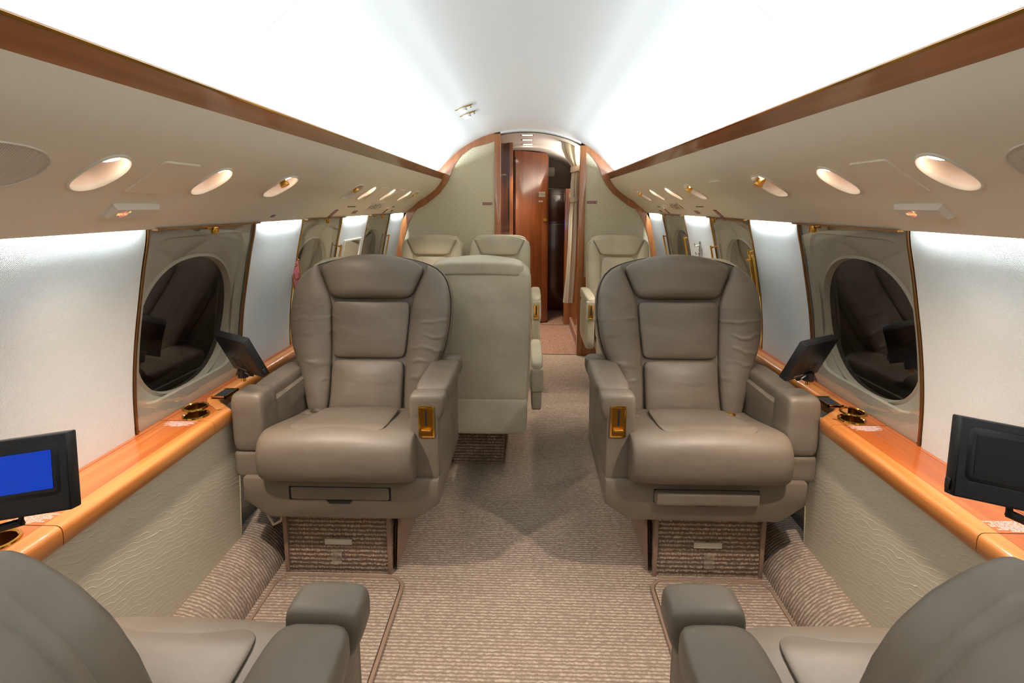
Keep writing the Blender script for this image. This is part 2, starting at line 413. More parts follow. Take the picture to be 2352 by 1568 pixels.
# ------------------------------------------------------------------ floor, ceiling, walls
def quad(x0, x1, y0, y1, z, z1=None): return MB().box(x0, x1, y0, y1, z-0.02, z)
struct(quad(-0.86, 0.86, Y0, YB-0.004, 0.0).build('floor', 'carp'))
cor = struct(empty('floor_corridor'))
quad(-0.9, 0.9, YB+0.008, 5.225, 0.0).build('carpet', 'carx', cor)
quad(-0.9, 0.9, 5.235, 6.1, 0.0).build('carpet', 'carx', cor)
for y in (YB+0.002, 5.23): quad(-0.6, 0.6, y-0.006, y+0.006, 0.0015).build('threshold_strip', 'steel' if y > 5 else 'dark', cor)

ceil = struct(empty('ceiling'))
for a, b in ((Y0, 1.208), (1.211, 3.318), (3.321, YB+0.02)):
    mb = MB(); N = 44; L = []
    for y in (a, b):
        L.append([PC.pt(-1, PC.L*(1-k/N), y) for k in range(N)]+[PC.pt(1, PC.L*k/N, y) for k in range(N+1)])
    L2 = [[p+Vector((0, 0, 0.012)) for p in l_] for l_ in L]
    mb.loops(L, False).loops([L[0], L2[0]], False).loops([L[1], L2[1]], False)
    mb.build('ceiling_panel', 'ceil', ceil, recalc=False)

# valance with openings for the recessed fixtures
S0, S1 = PV.s_of_x(.752), PV.s_of_x(.856)
SM, SH = (S0+S1)/2, (S1-S0)/2
def outline(kind, a):     # unit outline -> (dy, ds)
    c, s = math.cos(a), math.sin(a)
    ay, e1, e2 = {'light': (.047, 2.0, 2.7), 'gasper': (.058, 3.2, 3.2)}[kind]
    r = (abs(c)**e1 + abs(s)**e2)**(-1.0/((e1+e2)/2))
    return ay*r*c, SH*0.94*r*s
FIX = {-1: [('light', .985, 1), ('light', 1.336, 1), ('gasper', 1.712, 1), ('gasper', 2.418, 0), ('light', 2.632, 1), ('light', 3.02, 1), ('light', 3.428, 1), ('gasper', 3.648, 0)],
       1: [('light', .998, 1), ('light', 1.340, 1), ('gasper', 1.712, 1), ('gasper', 2.46, 2), ('light', 2.82, 1), ('light', 3.17, 1), ('gasper', 3.525, 2)]}
def near_count(n): return ['nearest', 'second', 'third', 'fourth', 'fifth', 'sixth', 'seventh', 'eighth'][n]
for side in (-1, 1):
    sn = 'left' if side < 0 else 'right'
    rects = []
    for kind, yc, lit in FIX[side]:
        hw = .056 if kind == 'light' else .066
        rects.append((yc-hw, yc+hw, kind, yc, lit))
    ys = [Y0, -1.5, -0.6, 0, 0.4, 0.7]
    for a, b, *_ in rects:
        ys += [a+(b-a)*k/6 for k in range(7)]
    ys += [YB+0.02, 2.0, 2.2]
    ys = sorted(set(round(y, 5) for y in ys))
    sa, sb = SM-SH*1.06, SM+SH*1.06
    ss = [sa*k/6 for k in range(6)] + [sa+(sb-sa)*k/8 for k in range(9)] + [sb+(PV.L-sb)*k/10 for k in range(1, 11)]
    mb = MB(); idx = {}
    for i, y in enumerate(ys):
        for j, s in enumerate(ss):
            idx[i, j] = len(mb.v); mb.v.append(tuple(PV.pt(side, s, y)))
    inside = {}
    for i in range(len(ys)-1):
        ym = (ys[i]+ys[i+1])/2
        r = next((k for k, R in enumerate(rects) if R[0]-1e-4 < ym < R[1]+1e-4), None)
        for j in range(len(ss)-1):
            if r is not None and 6 <= j < 14: inside.setdefault(r, set()).add(i); continue
            mb.f.append((idx[i, j], idx[i+1, j], idx[i+1, j+1], idx[i, j+1]))
    for r, cols in inside.items():
        i0, i1 = min(cols), max(cols)+1; _, _, kind, yc, lit = rects[r]
        loop = [(i, 6) for i in range(i0, i1)]+[(i1, j) for j in range(6, 14)]+[(i, 14) for i in range(i1, i0, -1)]+[(i0, j) for j in range(14, 6, -1)]
        inner = []; ang = []
        for (i, j) in loop:
            a = math.atan2((ss[j]-SM)/SH, (ys[i]-yc)/(0.056 if kind == 'light' else .066)); ang.append(a)
            dy, ds = outline(kind, a); inner.append(len(mb.v)); mb.v.append(tuple(PV.pt(side, SM+ds, yc+dy)))
        n = len(loop)
        for k in range(n):
            k2 = (k+1) % n
            mb.f.append((idx[loop[k]], idx[loop[k2]], inner[k2], inner[k]))
    # lower return lip under the valance
    o = len(mb.v)
    for i, y in enumerate(ys): mb.v.append(tuple(PV.pt(side, PV.L, y)+Vector((-side*0.012, 0, 0.012))))
    for i in range(len(ys)-1): mb.f.append((idx[i, len(ss)-1], idx[i+1, len(ss)-1], o+i+1, o+i))
    struct(mb.build('wall_upper_%s' % sn, 'val', recalc=False, smooth=60))
    # fixtures
    nl = ng = 0
    for kind, yc, lit in FIX[side]:
        N = 40
        def lp(k, off, kx=None):
            return [PV.pt(side, SM+outline(kind, 2*math.pi*i/N)[1]*k, yc+outline(kind, 2*math.pi*i/N)[0]*k, off) for i in range(N)]
        nm = 'reading_light' if kind == 'light' else 'air_gasper'
        t = empty(nm, PV.pt(side, SM, yc)); B = t.location.copy()
        def loc(mb): return mb.map(lambda p: p-B)
        loc(MB().loops([lp(1.035, 0.0008), lp(1.03, -0.003), lp(0.97, -0.0045), lp(0.925, -0.002), lp(0.90, 0.006)])).build('bezel', 'bezel', t)
        loc(MB().loops([lp(0.90, 0.006), lp(0.87, 0.020), lp(0.80, 0.034), lp(0.62, 0.043), lp(0.3, 0.046), lp(0.05, 0.047)], cap1=True)).build('recess_cup', 'cup', t)
        nv = PV.nrm(side, SM)
        c0 = PV.pt(side, SM-SH*0.52, yc+0.004, 0.016)
        if lit:
            loc(cyl(c0, Vector((0, 0, -1))*0.5+nv*0.5, 0.017, 0.004, 18)).build('lamp_lens', 'lamp', t)
            loc(cyl(c0-Vector((0, 0, -1))*0.002-nv*0.002, Vector((0, 0, -1))*0.5+nv*0.5, 0.0205, 0.0045, 18)).build('lamp_ring', 'brass', t)
        if kind == 'gasper':
            c1 = PV.pt(side, SM-SH*0.42, yc-0.024*(1 if side < 0 else -1), 0.016)
            loc(cyl(c1, nv, 0.012, 0.022, 16)).build('nozzle', 'brass', t)
            loc(cyl(c1+nv*0.022, nv, 0.0145, 0.008, 16)).build('nozzle_ring', 'brass', t)
        if lit:
            L = bpy.data.lights.new('reading_lamp', 'SPOT'); L.energy = E_READ*(0.5 if kind == 'gasper' else (4.2 if yc < 1.1 else 1.5)); L.color = C_WARM
            L.spot_size = math.radians(100); L.spot_blend = 0.8; L.shadow_soft_size = 0.016
            lo = bpy.data.objects.new('reading_lamp', L); COL.objects.link(lo)
            lo.location = c0+(Vector((0, 0, -1))+nv)*0.006
            lo.rotation_euler = (Vector((-side*0.12, 0.20 if yc < 1.1 else 0.0, -1))).to_track_quat('-Z', 'Y').to_euler()
        if kind == 'light':
            tag(t, '%s recessed reading light with glowing cup on %s valance, counted from the camera' % (near_count(nl), sn), 'reading light', 'recessed reading lights'); nl += 1
        else:
            tag(t, '%s recessed air vent with brass nozzle on %s valance, counted from the camera' % (near_count(ng), sn), 'air vent', 'recessed air vents'); ng += 1

# thin plates, signs and grilles that sit on the valance
def plate_on_valance(name, mat, side, y0, y1, s0, s1, rad=0.012, th=0.003, parent=None, base=None, sink=0.0008):
    n = 5; P = rrect((y0+y1)/2, (s0+s1)/2, (y1-y0)/2, (s1-s0)/2, rad, n)
    Q = rrect((y0+y1)/2, (s0+s1)/2, (y1-y0)/2-th*0.6, (s1-s0)/2-th*0.6, max(rad-th*0.6, 0.0005), n)
    mb = MB().loops([[PV.pt(side, s, y, sink) for y, s in P], [PV.pt(side, s, y, -th*0.5) for y, s in P], [PV.pt(side, s, y, -th) for y, s in Q]])
    # cap following the curve
    m = 6; c = [(PV.pt(side, s0+(s1-s0)*k/m, y0+th*0.6, -th), PV.pt(side, s0+(s1-s0)*k/m, y1-th*0.6, -th)) for k in range(m+1)]
    mb.loops([[PV.pt(side, (s0+s1)/2+(s-(s0+s1)/2)*f, (y0+y1)/2+(y-(y0+y1)/2)*f, -th) for y, s in Q] for f in (1.0, 0.66, 0.33, 0.02)], cap1=True)
    if base is not None: mb.map(lambda p: p-base)
    return mb.build(name, mat, parent)
def val_frame(side, y, s, off):      # text frame: reads towards +side of travel
    n = PV.nrm(side, s); o = PV.pt(side, s, y, -off)
    x = Vector((0, 1, 0)) if side < 0 else Vector((0, -1, 0))
    up = n.cross(x); 
    return frame_mtx(o, x, up)
for side in (-1, 1):
    sn = 'left' if side < 0 else 'right'
    for k, (a, b) in enumerate([(1.098, 1.226), (2.03, 2.147)] if side > 0 else [(1.098, 1.226), (2.735, 2.885), (3.13, 3.27)]):
        tag(plate_on_valance('access_panel', 'val', side, a, b, S0+0.004, S1-0.002, 0.010, 0.0035),
            ['blank beige access panel between the two nearest reading lights, %s valance', 'blank beige oxygen panel beyond the nearest air vent, %s valance', 'blank narrow beige panel before the last reading light, %s valance'][k] % sn, 'panel', 'flush valance panels')
    a, b = (0.60, 0.868)
    P = [(a+(b-a)*0.5+(b-a)*0.5*abs(math.cos(t))**0.7*(1 if math.cos(t) > 0 else -1), SM+0.006+SH*1.02*abs(math.sin(t))**0.8*(1 if math.sin(t) > 0 else -1)) for t in [2*math.pi*i/40 for i in range(40)]]
    B = PV.pt(side, SM, 0.74); t = empty('speaker_grille', B)
    cy, cs = (a+b)/2, SM+0.006
    def ring(f, off): return [PV.pt(side, cs+(s-cs)*f, cy+(y-cy)*f, off)-B for y, s in P]
    MB().loops([ring(f, -0.0015) for f in (0.985, 0.75, 0.5, 0.25, 0.02)], cap1=True).build('grille_cloth', 'grille', t)
    MB().loops([ring(1.012, 0.0005), ring(1.008, -0.003), ring(0.985, -0.003), ring(0.98, 0.0005)]).build('grille_rim', 'bezel', t)
    tag(t, 'ribbed beige speaker grille at the frame edge of the %s valance' % sn, 'speaker')
    # no smoking sign, lit
    sA, sB = PV.s_of_x(.882), PV.s_of_x(.916)
    for (ya, yb, big) in ((1.105, 1.248, True), (3.30, 3.40, False)):
        B = PV.pt(side, (sA+sB)/2, (ya+yb)/2); t = empty('no_smoking_sign', B)
        s_a, s_b = (sA, sB) if big else (sA+0.006, sB-0.004)
        A = [(ya, s_a), (yb, s_a), (yb, s_b), (ya, s_b)]; In = [(ya+.007, s_a+.006), (yb-.007, s_a+.006), (yb-.007, s_b-.004), (ya+.007, s_b-.004)]
        MB().loops([[PV.pt(side, s, y, 0.001)-B for y, s in A], [PV.pt(side, s, y, -0.004)-B for y, s in A], [PV.pt(side, s, y, -0.014)-B for y, s in In]], cap1=True).build('sign_body', 'bezel', t, smooth=15)
        nn = PV.nrm(side, (s_a+s_b)/2)
        fwd = 0.035 if side < 0 else yb-ya-0.05
        O = (PV.pt(side, s_a+.006, ya+fwd, -0.0145)+PV.pt(side, s_b-.004, ya+fwd, -0.0145))/2-B
        x = Vector((0, 1, 0)) if side < 0 else Vector((0, -1, 0)); up = nn.cross(x)
        if up.z < 0: up = -up
        k = 1.0 if big else 0.7
        def P2(u, v, o=0.0004): return O+x*u*k+up*v*k+nn*o
        if side > 0: x = Vector((0, -1, 0))
        def rect(u0, u1, v0, v1): return MB().add([P2(u0, v0), P2(u1, v0), P2(u1, v1), P2(u0, v1)], [(0, 1, 2, 3)])
        rect(-.017, .006, -.0035, .0035).build('cigarette', 'icon', t, recalc=False)
        rect(.0075, .012, -.0035, .0035).build('cigarette_tip', 'icon', t, recalc=False)
        tube([P2(.011+.003*math.sin(i), .006+.0016*i, 0.0006) for i in range(4)], 0.0010, 5).build('smoke_mark', 'icon', t)
        m2 = MB(); m2.loops([[P2(.009*math.cos(2*math.pi*i/24)*f, .009*math.sin(2*math.pi*i/24)*f, 0.0008) for i in range(24)] for f in (1.0, 0.78)])
        m2.add([P2(-.0062+.001, .0062+.001, .0009), P2(-.0062-.001, .0062-.001, .0009), P2(.0062-.001, -.0062-.001, .0009), P2(.0062+.001, -.0062+.001, .0009)], [(0, 1, 2, 3)])
        m2.build('ban_circle', 'iconr', t, recalc=False)
        tag(t, ('lit no-smoking sign in a beige housing on the %s valance near the camera' if big else 'small lit no-smoking sign on %s valance near the bulkhead') % sn, 'sign', 'lit no-smoking signs')
    # exit sign plate
    ya, yb = (2.97, 3.21)
    sE0, sE1 = PV.s_of_x(.868), PV.s_of_x(.932); B = PV.pt(side, (sE0+sE1)/2, (ya+yb)/2); t = empty('exit_sign', B)
    plate_on_valance('sign_plate', 'bezel', side, ya, yb, sE0, sE1, 0.008, 0.003, t, B)
    x = Vector((0, 1, 0)) if side < 0 else Vector((0, -1, 0)); nn = PV.nrm(side, (sE0+sE1)/2); up = nn.cross(x)
    if up.z < 0: up = -up
    text('EXIT', 0.062, 'marn', t, frame_mtx(nn*0.0045, x, up)).data.transform(Matrix.Identity(4))
    for u in (-1, 1):
        MB().add([x*u*.098+up*.022+nn*.0045, x*u*.112+up*.0+nn*.0045, x*u*.098-up*.022+nn*.0045, x*u*.092+nn*.0045], [(0, 1, 2, 3)]).build('arrow_mark', 'marn', t, recalc=False)
    tag(t, 'flush exit sign plate with maroon letters on %s valance' % sn, 'sign', 'exit signs')
    # small placards along the valance bottom
    def placard(y0, y1, s0, s1, mat, lab, lines, sz, rot=False):
        B = PV.pt(side, (s0+s1)/2, (y0+y1)/2); t = empty('placard', B)
        plate_on_valance('placard_plate', mat, side, y0, y1, s0, s1, 0.001, 0.0012, t, B)
        n2 = PV.nrm(side, (s0+s1)/2); xx = x; uu = n2.cross(xx); uu = uu if uu.z > 0 else -uu
        if lines: text(lines, sz, 'white' if mat in ('marn', 'navy') else 'marn', t, frame_mtx(n2*0.002, xx, uu), spacing=0.95)
        tag(t, lab % sn, 'placard')
    e = PV.L
    placard(2.50, 2.545, e-0.062, e-0.006, 'marn', 'tall maroon instruction placard above second window, %s valance', 'EMERGENCY\nEXIT\nPULL COVER\nOFF\nPULL HANDLE\nPUSH OUT', 0.0068)
    placard(2.80, 2.865, e-0.048, e-0.024, 'marn', 'short maroon placard below the exit sign area, %s valance', 'NO SMOKING\nBELT', 0.010)
    placard(3.44, 3.47, e-0.060, e-0.010, 'marn', 'narrow maroon placard above the last window, %s valance', 'EMERGENCY\nEXIT\nPULL', 0.005)
    placard(3.60, 3.65, e-0.040, e-0.022, 'marn', 'tiny maroon placard at the bulkhead end of %s valance', 'BELT', 0.010)
    if side < 0: placard(1.905, 1.935, e-0.040, e-0.026, 'navy', 'tiny navy placard above the fabric panel, %s valance', 'A 3', 0.009)
    placard(2.62, 2.74, e-0.088, e-0.082, 'dark', 'thin dark slot high on the %s valance', '', 0.01)
    placard(3.50, 3.56, e-0.082, e-0.076, 'dark', 'short dark slot near the bulkhead on the %s valance', '', 0.01)

# wooden ceiling trims that hide the cove lights
for side in (-1, 1):
    P = [(.645, 1.487), (.641, 1.483), (.646, 1.478), (.650, 1.470), (.6655, 1.440), (.670, 1.436), (.70, 1.436), (.74, 1.41), (.75, 1.40), (.742, 1.395), (.70, 1.42), (.672, 1.428)]
    outer = [(.652, 1.488), (.645, 1.488), (.641, 1.4835), (.646, 1.477), (.6655, 1.4395), (.671, 1.437), (.674, 1.44), (.657, 1.474)]
    t = struct(empty('trim_%d' % (1 if side < 0 else 2)))
    prism([(side*x, z) for x, z in outer], Y0, YB-0.03, 'y').build('wood_strip', 'twood', t, bevel=0.0012)
    prism([(side*x, z) for x, z in [(.6425, 1.4842), (.6405, 1.4822), (.6435, 1.4788), (.6455, 1.4800)]], Y0, YB-0.031, 'y').build('edge_bead', 'brass', t)
    prism([(side*x, z) for x, z in [(.674, 1.440), (.76, 1.405), (.765, 1.395), (.672, 1.432)]], Y0, YB+0.02, 'y').build('cove_floor', 'ceil', t)

# fabric side walls between the windows
for side in (-1, 1):
    sn = 'left' if side < 0 else 'right'
    t = struct(empty('wall_%s' % sn))
    for k, (a, b) in enumerate(PANELS):
        N = 26; L = []
        for y, off in ((a, 0.014), (a, 0.003), (a+0.003, 0.0), (b-0.003, 0.0), (b, 0.003), (b, 0.014)):
            L.append([PW.pt(side, PW.L*i/N, y, off) for i in range(N+1)])
        MB().loops(L, False).build('fabric_panel', 'fab' if k < 2 else 'fab', t, recalc=False)
    # dark backing far behind so that no gap shows the outside
    N = 12; MB().loops([[PW.pt(side, PW.L*i/N, y, 0.11) for i in range(N+1)] for y in (Y0, YB)], False).build('backing', 'dark', t, recalc=False)
    MB().box(min(side*0.95, side*1.1), max(side*0.95, side*1.1), Y0, YB, 1.206, 1.212).build('slot_top', 'ceil', t)

# windows: moulded reveal with oval pane behind a clear cover
NW = 64
def wloop(side, yc, zc, hy, hz, e, off, twist=0.0):
    L = []
    for i in range(NW):
        a = 2*math.pi*(i+0.5)/NW; c, s = math.cos(a), math.sin(a)
        if e >= 50: r = 1.0/max(abs(c), abs(s))
        else: r = (abs(c)**e+abs(s)**e)**(-1.0/e)
        L.append(PW.pt(side, PW.s_of_z(min(max(zc+hz*r*s, 0.592), 1.2)), yc+hy*r*c, off))
    return L
def zs(z):
    for i in range(len(PW.Q)-1):
        if PW.Q[i][1] >= z >= PW.Q[i+1][1]:
            t_ = (PW.Q[i][1]-z)/(PW.Q[i][1]-PW.Q[i+1][1]+1e-9); return PW.S[i]+(PW.S[i+1]-PW.S[i])*t_
    return PW.L
PW.s_of_z = zs
wn = 0
for side in (-1, 1):
    sn = 'left' if side < 0 else 'right'
    for k, (a, b) in enumerate(WINS):
        wn += 1; t = struct(empty('window_%d' % wn)); yc = (a+b)/2; hw = (b-a)/2; zc = .895; zo = 0.855
        MB().loops([wloop(side, yc, zc, hw, .300, 60, .012), wloop(side, yc, .90, hw*.89, .245, 9, .013), wloop(side, yc, .897, hw*.87, .240, 9, .024),
                    wloop(side, yc, zo, hw*.93, .232, 2.5, .026), wloop(side, yc, zo, hw*.89, .222, 2.4, .034), wloop(side, yc, zo, hw*.86, .214, 2.35, .030), wloop(side, yc, zo, hw*.84, .209, 2.3, .050)]).build('window_moulding', 'frame', t, recalc=False, smooth=35)
        MB().loops([wloop(side, yc, zo, hw*.86*f, .215*f, 2.3, .050) for f in (1.0, 0.6, 0.3, 0.02)], cap1=True).build('oval_pane', 'glass', t, recalc=False)
        N = 24
        MB().loops([[PW.pt(side, PW.s_of_z(1.196)+(PW.L-PW.s_of_z(1.196))*i/N, y, 0.002) for i in range(N+1)] for y in (a+.004, yc, b-.004)], False).build('clear_cover', 'clear', t, recalc=False)
        for y, m_ in ((a-.002, 'bronze'), (b+.002, 'bronze')):
            L = []
            for dy, off in ((-.003, .004), (-.003, -.0025), (.003, -.0025), (.003, .004)):
                L.append([PW.pt(side, PW.s_of_z(1.19)+(PW.L-PW.s_of_z(1.19))*i/N, y+dy, off) for i in range(N+1)])
            MB().loops(L, False).build('edge_strip', 'brass' if (k == 1) else m_, t)
        MB().box(*sorted((side*.957, side*.972)), a, b, 1.172, 1.177).build('top_rail', 'bronze', t)
        yk = yc-0.02 if side < 0 else yc+0.12
        pbox(*sorted((side*.948, side*.962)), yk-.012, yk+.012, 1.150, 1.172, 8, 4).build('latch', 'brass', t)
        tube([(side*.956, yk-.04, 1.170), (side*.956, yk-.015, 1.168)], 0.004, 6).build('latch_pin', 'brass', t)
        if k > 0:      # upright grab bars at the cover edges
            for y in ((a, b) if side > 0 else (b,)):
                z0, z1 = (.80, 1.03) if y == b else (.84, 1.05)
                pts = [PW.pt(side, PW.s_of_z(z), y, -.022) for z in [z0+(z1-z0)*i/6 for i in range(7)]]
                g = tube(pts, 0.0055, 8).build('grab_bar', 'brass', t)
                for z in (z0+.01, z1-.01):
                    tube([PW.pt(side, PW.s_of_z(z), y, -.026), PW.pt(side, PW.s_of_z(z), y, .003)], 0.0045, 6).build('bar_bracket', 'brass', g)

# emergency handle marked PULL at the second left window, plain gold grip at the right one
t = empty('pull_handle', PW.pt(-1, PW.s_of_z(.90), 2.262, -.02)); B = t.location.copy()
P = rrect(0, 0, .019, .105, .012, 4)
xdir = Vector((.80, .60, 0)); zdir = Vector((-.09, 0, 1)).normalized()
nd = xdir.cross(zdir).normalized(); nd = nd if nd.y < 0 else -nd
MB().loops([[xdir*u+zdir*v-nd*.003 for u, v in P], [xdir*u+zdir*v+nd*.003 for u, v in P]], True, True, True).build('tag_plate', 'marn', t)
MB().loops([[(xdir*u+zdir*v)*1.0-nd*.004 for u, v in P], [xdir*u*1.14+zdir*v*1.03 for u, v in P], [xdir*u+zdir*v+nd*.0045 for u, v in P], [xdir*u*.86+zdir*v*.97+nd*.0035 for u, v in P]]).build('gold_rim', 'brass', t)
for i, ch in enumerate('PULL'):
    text(ch, .042, 'brass', t, frame_mtx(zdir*(.068-.046*i)+nd*.0045, xdir, zdir), 'letter')
tag(t, 'upright maroon tag with gold rim reading PULL by the left wall', 'handle')
t = empty('grip_handle', PW.pt(1, PW.s_of_z(.93), 2.26, -.015)); B = t.location.copy()
pts = [PW.pt(1, PW.s_of_z(z), 2.258, -.018)-B for z in [.84+.19*i/8 for i in range(9)]]
tube(pts, [.010]+[.013]*7+[.010], 10).build('grip', 'brass', t)
for z in (.855, 1.01): tube([PW.pt(1, PW.s_of_z(z), 2.25, -.045)-B, PW.pt(1, PW.s_of_z(z), 2.258, .0)-B], .005, 8).build('grip_bracket', 'brass', t)
tag(t, 'curved gold grip handle on the right wall behind the taupe seat', 'handle')
# small mirror on the left pier and a hook on the right pier
B = PW.pt(-1, PW.s_of_z(.94), 2.99, -.004); t = empty('wall_mirror', B)
def wp(side, y, z, off): return PW.pt(side, PW.s_of_z(z), y, off)-B
Q = lambda f, off: [wp(-1, 2.99+(.135)*u*f, .93+.105*v*f, off) for u, v in ((-1, -1), (1, -1), (1, 1), (-1, 1))]
MB().loops([Q(1.08, .003), Q(1.08, -.006), Q(1.0, -.007), Q(.98, -.002)], smooth if False else True).build('mirror_frame', 'frame', t, smooth=20)
MB().loops([Q(.99, -.003), Q(.02, -.003)], cap1=True).build('mirror_glass', simple('mirror_glass', (225, 225, 225), 0.02, 1.0), t, recalc=False)
tag(t, 'small framed mirror on the white fabric pier of the left wall', 'mirror')
B = PW.pt(1, PW.s_of_z(.99), 2.99, -.004); t = empty('coat_hook', B)
pbox(-.006, .006, -.012, .012, -.05, .05, 5, 5).build('hook_plate', 'steel', t)
tube([(-.004, 0, .02), (-.03, 0, .012), (-.036, 0, .03)], .004, 8).build('hook_arm', 'steel', t)
tube([(-.004, 0, -.02), (-.022, 0, -.035), (-.026, 0, -.02)], .004, 8).build('hook_arm', 'steel', t)
tag(t, 'small silver coat hook on the pale pier of the right wall', 'hook')

# lower side panels in embossed leather and carpeted duct along the floor
for side in (-1, 1):
    sn = 'left' if side < 0 else 'right'
    t = struct(empty('wall_lower_%s' % sn))
    ye = 1.575 if side < 0 else 1.60
    def sl(x0, x1, ya, yb, name, mat):
        MB().loops([[(side*x, y, z) for x, z in ((x0, .562), (x0+.006, .50), (x1-.004, .20), (x1, .08))] for y in (ya, yb)]+[], False).build(name, mat, t, recalc=False)
    sl(.928, .955, .68, ye, 'embossed_panel', 'emb')
    sl(1.015, 1.015, Y0, .68, 'set_back_panel', 'emb'); sl(1.015, 1.015, ye, YB, 'set_back_panel', 'emb')
    for y in (.68, ye):
        MB().add([(side*.928, y, .562), (side*.955, y, .08), (side*1.02, y, .08), (side*1.02, y, .562)], [(0, 1, 2, 3)]).build('panel_return', 'emb', t, recalc=False)
    arc = [(.985, .118), (.955, .117), (.930, .113), (.905, .104), (.880, .088), (.858, .066), (.842, .040), (.832, .016), (.828, -.01)]
    b = MB().loops([[(side*x, y, z) for x, z in arc] for y in (Y0, YB)], False).build('baseboard_%s' % sn, 'carp', recalc=False); struct(b)

# ------------------------------------------------------------------ far bulkhead, corridor
inner = [(-.245, 1.735), (-.30, 1.715), (-.42, 1.684), (-.50, 1.63), (-.532, 1.597), (-.562, 1.556), (-.582, 1.520), (-.602, 1.465), (-.616, 1.430), (-.640, 1.392), (-.690, 1.330), (-.752, 1.280), (-.815, 1.232), (-.872, 1.205), (-.914, 1.155), (-.948, 1.092), (-.978, 1.0), (-.995, .92), (-1.012, .80), (-1.02, .6), (-1.02, .0)]
inner_n = [(-x, z) for x, z in inner]
shell = [(x, z) for x, z in PC.Q if x <= .70] + [(.668, 1.50), (.655, 1.485), (.668, 1.44)] + PV.Q[4:] + [(x, z) for x, z in PW.Q if z < 1.17] + [(1.075, .0)]
bk = struct(empty('wall_front', (0, 0, 0)))
def resample(P, n):
    S = [0]
    for a, b in zip(P, P[1:]): S.append(S[-1]+math.dist(a, b))
    out = []
    for k in range(n):
        d = S[-1]*k/(n-1); i = max(j for j in range(len(S)) if S[j] <= d+1e-9); i = min(i, len(P)-2)
        u = (d-S[i])/max(S[i+1]-S[i], 1e-9); out.append((P[i][0]+(P[i+1][0]-P[i][0])*u, P[i][1]+(P[i+1][1]-P[i][1])*u))
    return out
for side in (-1, 1):
    xp0, xp1 = (.198, .247) if side < 0 else (.429, .475)       # door post
    inn = [(xp1, None)]+[p for p in inner_n if p[0] > xp1+.02]
    # height of the inner curve at the post
    for a, b in zip(inner_n, inner_n[1:]):
        if a[0] <= xp1 <= b[0] or (xp1 < inner_n[0][0]): 
            u = max(0, (xp1-a[0])/(b[0]-a[0]+1e-9)); inn[0] = (xp1, a[1]+(b[1]-a[1])*u); break
    out = [p for p in shell if p[0] > xp1-.01]
    # pair each inner point with the nearest shell point, monotonically
    res = []; j = 0
    shd = resample(out, 240)
    for p in inn:
        best = min(range(j, len(shd)), key=lambda q: math.dist(shd[q], p) if abs(q-j) < 90 else 9); j = best; res.append(shd[best])
    res[0] = shd[0]; res[-1] = (1.09, 0)
    # densify
    I2, O2 = [], []
    for k in range(len(inn)-1):
        for u in [i/4 for i in range(4)]:
            I2.append((inn[k][0]+(inn[k+1][0]-inn[k][0])*u, inn[k][1]+(inn[k+1][1]-inn[k][1])*u))
            O2.append((res[k][0]+(res[k+1][0]-res[k][0])*u, res[k][1]+(res[k+1][1]-res[k][1])*u))
    I2.append(inn[-1]); O2.append(res[-1])
    yf = YB-0.022
    mb = MB().loops([[(side*x*1.004, yf+.02, z+.002) for x, z in O2], [(side*x*1.004, yf, z+.002) for x, z in O2], [(side*x, yf, z) for x, z in I2], [(side*x, yf+.014, z) for x, z in I2]], False)
    mb.build('wood_border', 'bwood', bk, recalc=False, smooth=30)
    prism([(side*x, z) for x, z in [(.585, 1.60), (.64, 1.56), (.70, 1.500), (.737, 1.452), (.765, 1.39), (.67, 1.40), (.61, 1.46)]], yf+.003, yf+.02, 'y').build('wood_corner', 'bwood', bk)
    pts = [(side*x, z) for x, z in I2] + [(side*xp1, 0.0)]
    z0p = 0.70
    MB().add([(x, yf+.013, max(z, 0.0)) for x, z in pts], [tuple(range(len(pts)))]).build('papered_panel', 'wallp', bk, recalc=False)
    zt = shd[0][1]
    MB().box(*sorted((side*xp0, side*xp1)), yf-.002, YB+.055, 0, zt-.004).build('door_post', 'bwood', bk, bevel=.003)
    # the corridor walls just behind the posts
    if side < 0:
        MB().box(-.235, -.20, YB+.056, 4.74, 0, 1.80).build('corridor_lining', 'xwood', bk)
    else:
        MB().box(.462, .47, YB+.056, 5.21, 0, 1.56).build('corridor_lining', 'bwood', bk)
        area_light('corridor_fill_light', (.50, 4.72, 1.545), (-.5, 0, 1), .85, .03, 14.0, (1, .93, .85))  # added fill, hidden above the lining to brighten the corridor vault; no real fitting
        MB().box(.452, .463, YB+.056, 5.21, 0, .09).build('corridor_skirting', 'carx', bk)
    # cabin-side wainscot low on the bulkhead
    MB().box(*sorted((side*xp1, side*.60)), yf-.006, yf+.012, 0, .655 if side > 0 else .62).build('wainscot', 'bwood', bk)
# header strip over the opening
shT = [(x*sx, z) for sx, seq in ((-1, reversed([p for p in PC.Q if p[0] <= .205])), (1, [p for p in PC.Q if p[0] <= .437])) for x, z in seq]
MB().loops([[(x, YB-.02, z) for x, z in shT], [(x, YB-.02, z-.012) for x, z in shT], [(x, YB+.06, z-.016) for x, z in shT]], False).build('header_lip', 'ceil', bk, recalc=False)
cc = struct(empty('ceiling_corridor'))
def arch(dz, xm=.9): return [(sx*x, z-dz) for sx, seq in ((-1, list(reversed([p for p in PC.Q if p[0] <= xm]))), (1, [p for p in PC.Q if p[0] <= xm])) for x, z in seq]
A = arch(.022)
MB().loops([[(x, y, z) for x, z in A] for y in (YB+.02, 5.0)], False).build('vault', 'greyc', cc, recalc=False)
A2 = arch(.045)
MB().loops([[(x, 5.0, z) for x, z in A], [(x, 5.0, z) for x, z in A2], [(x, 6.15, z) for x, z in A2]], False).build('vault_beyond', 'greyc', cc, recalc=False, smooth=20)
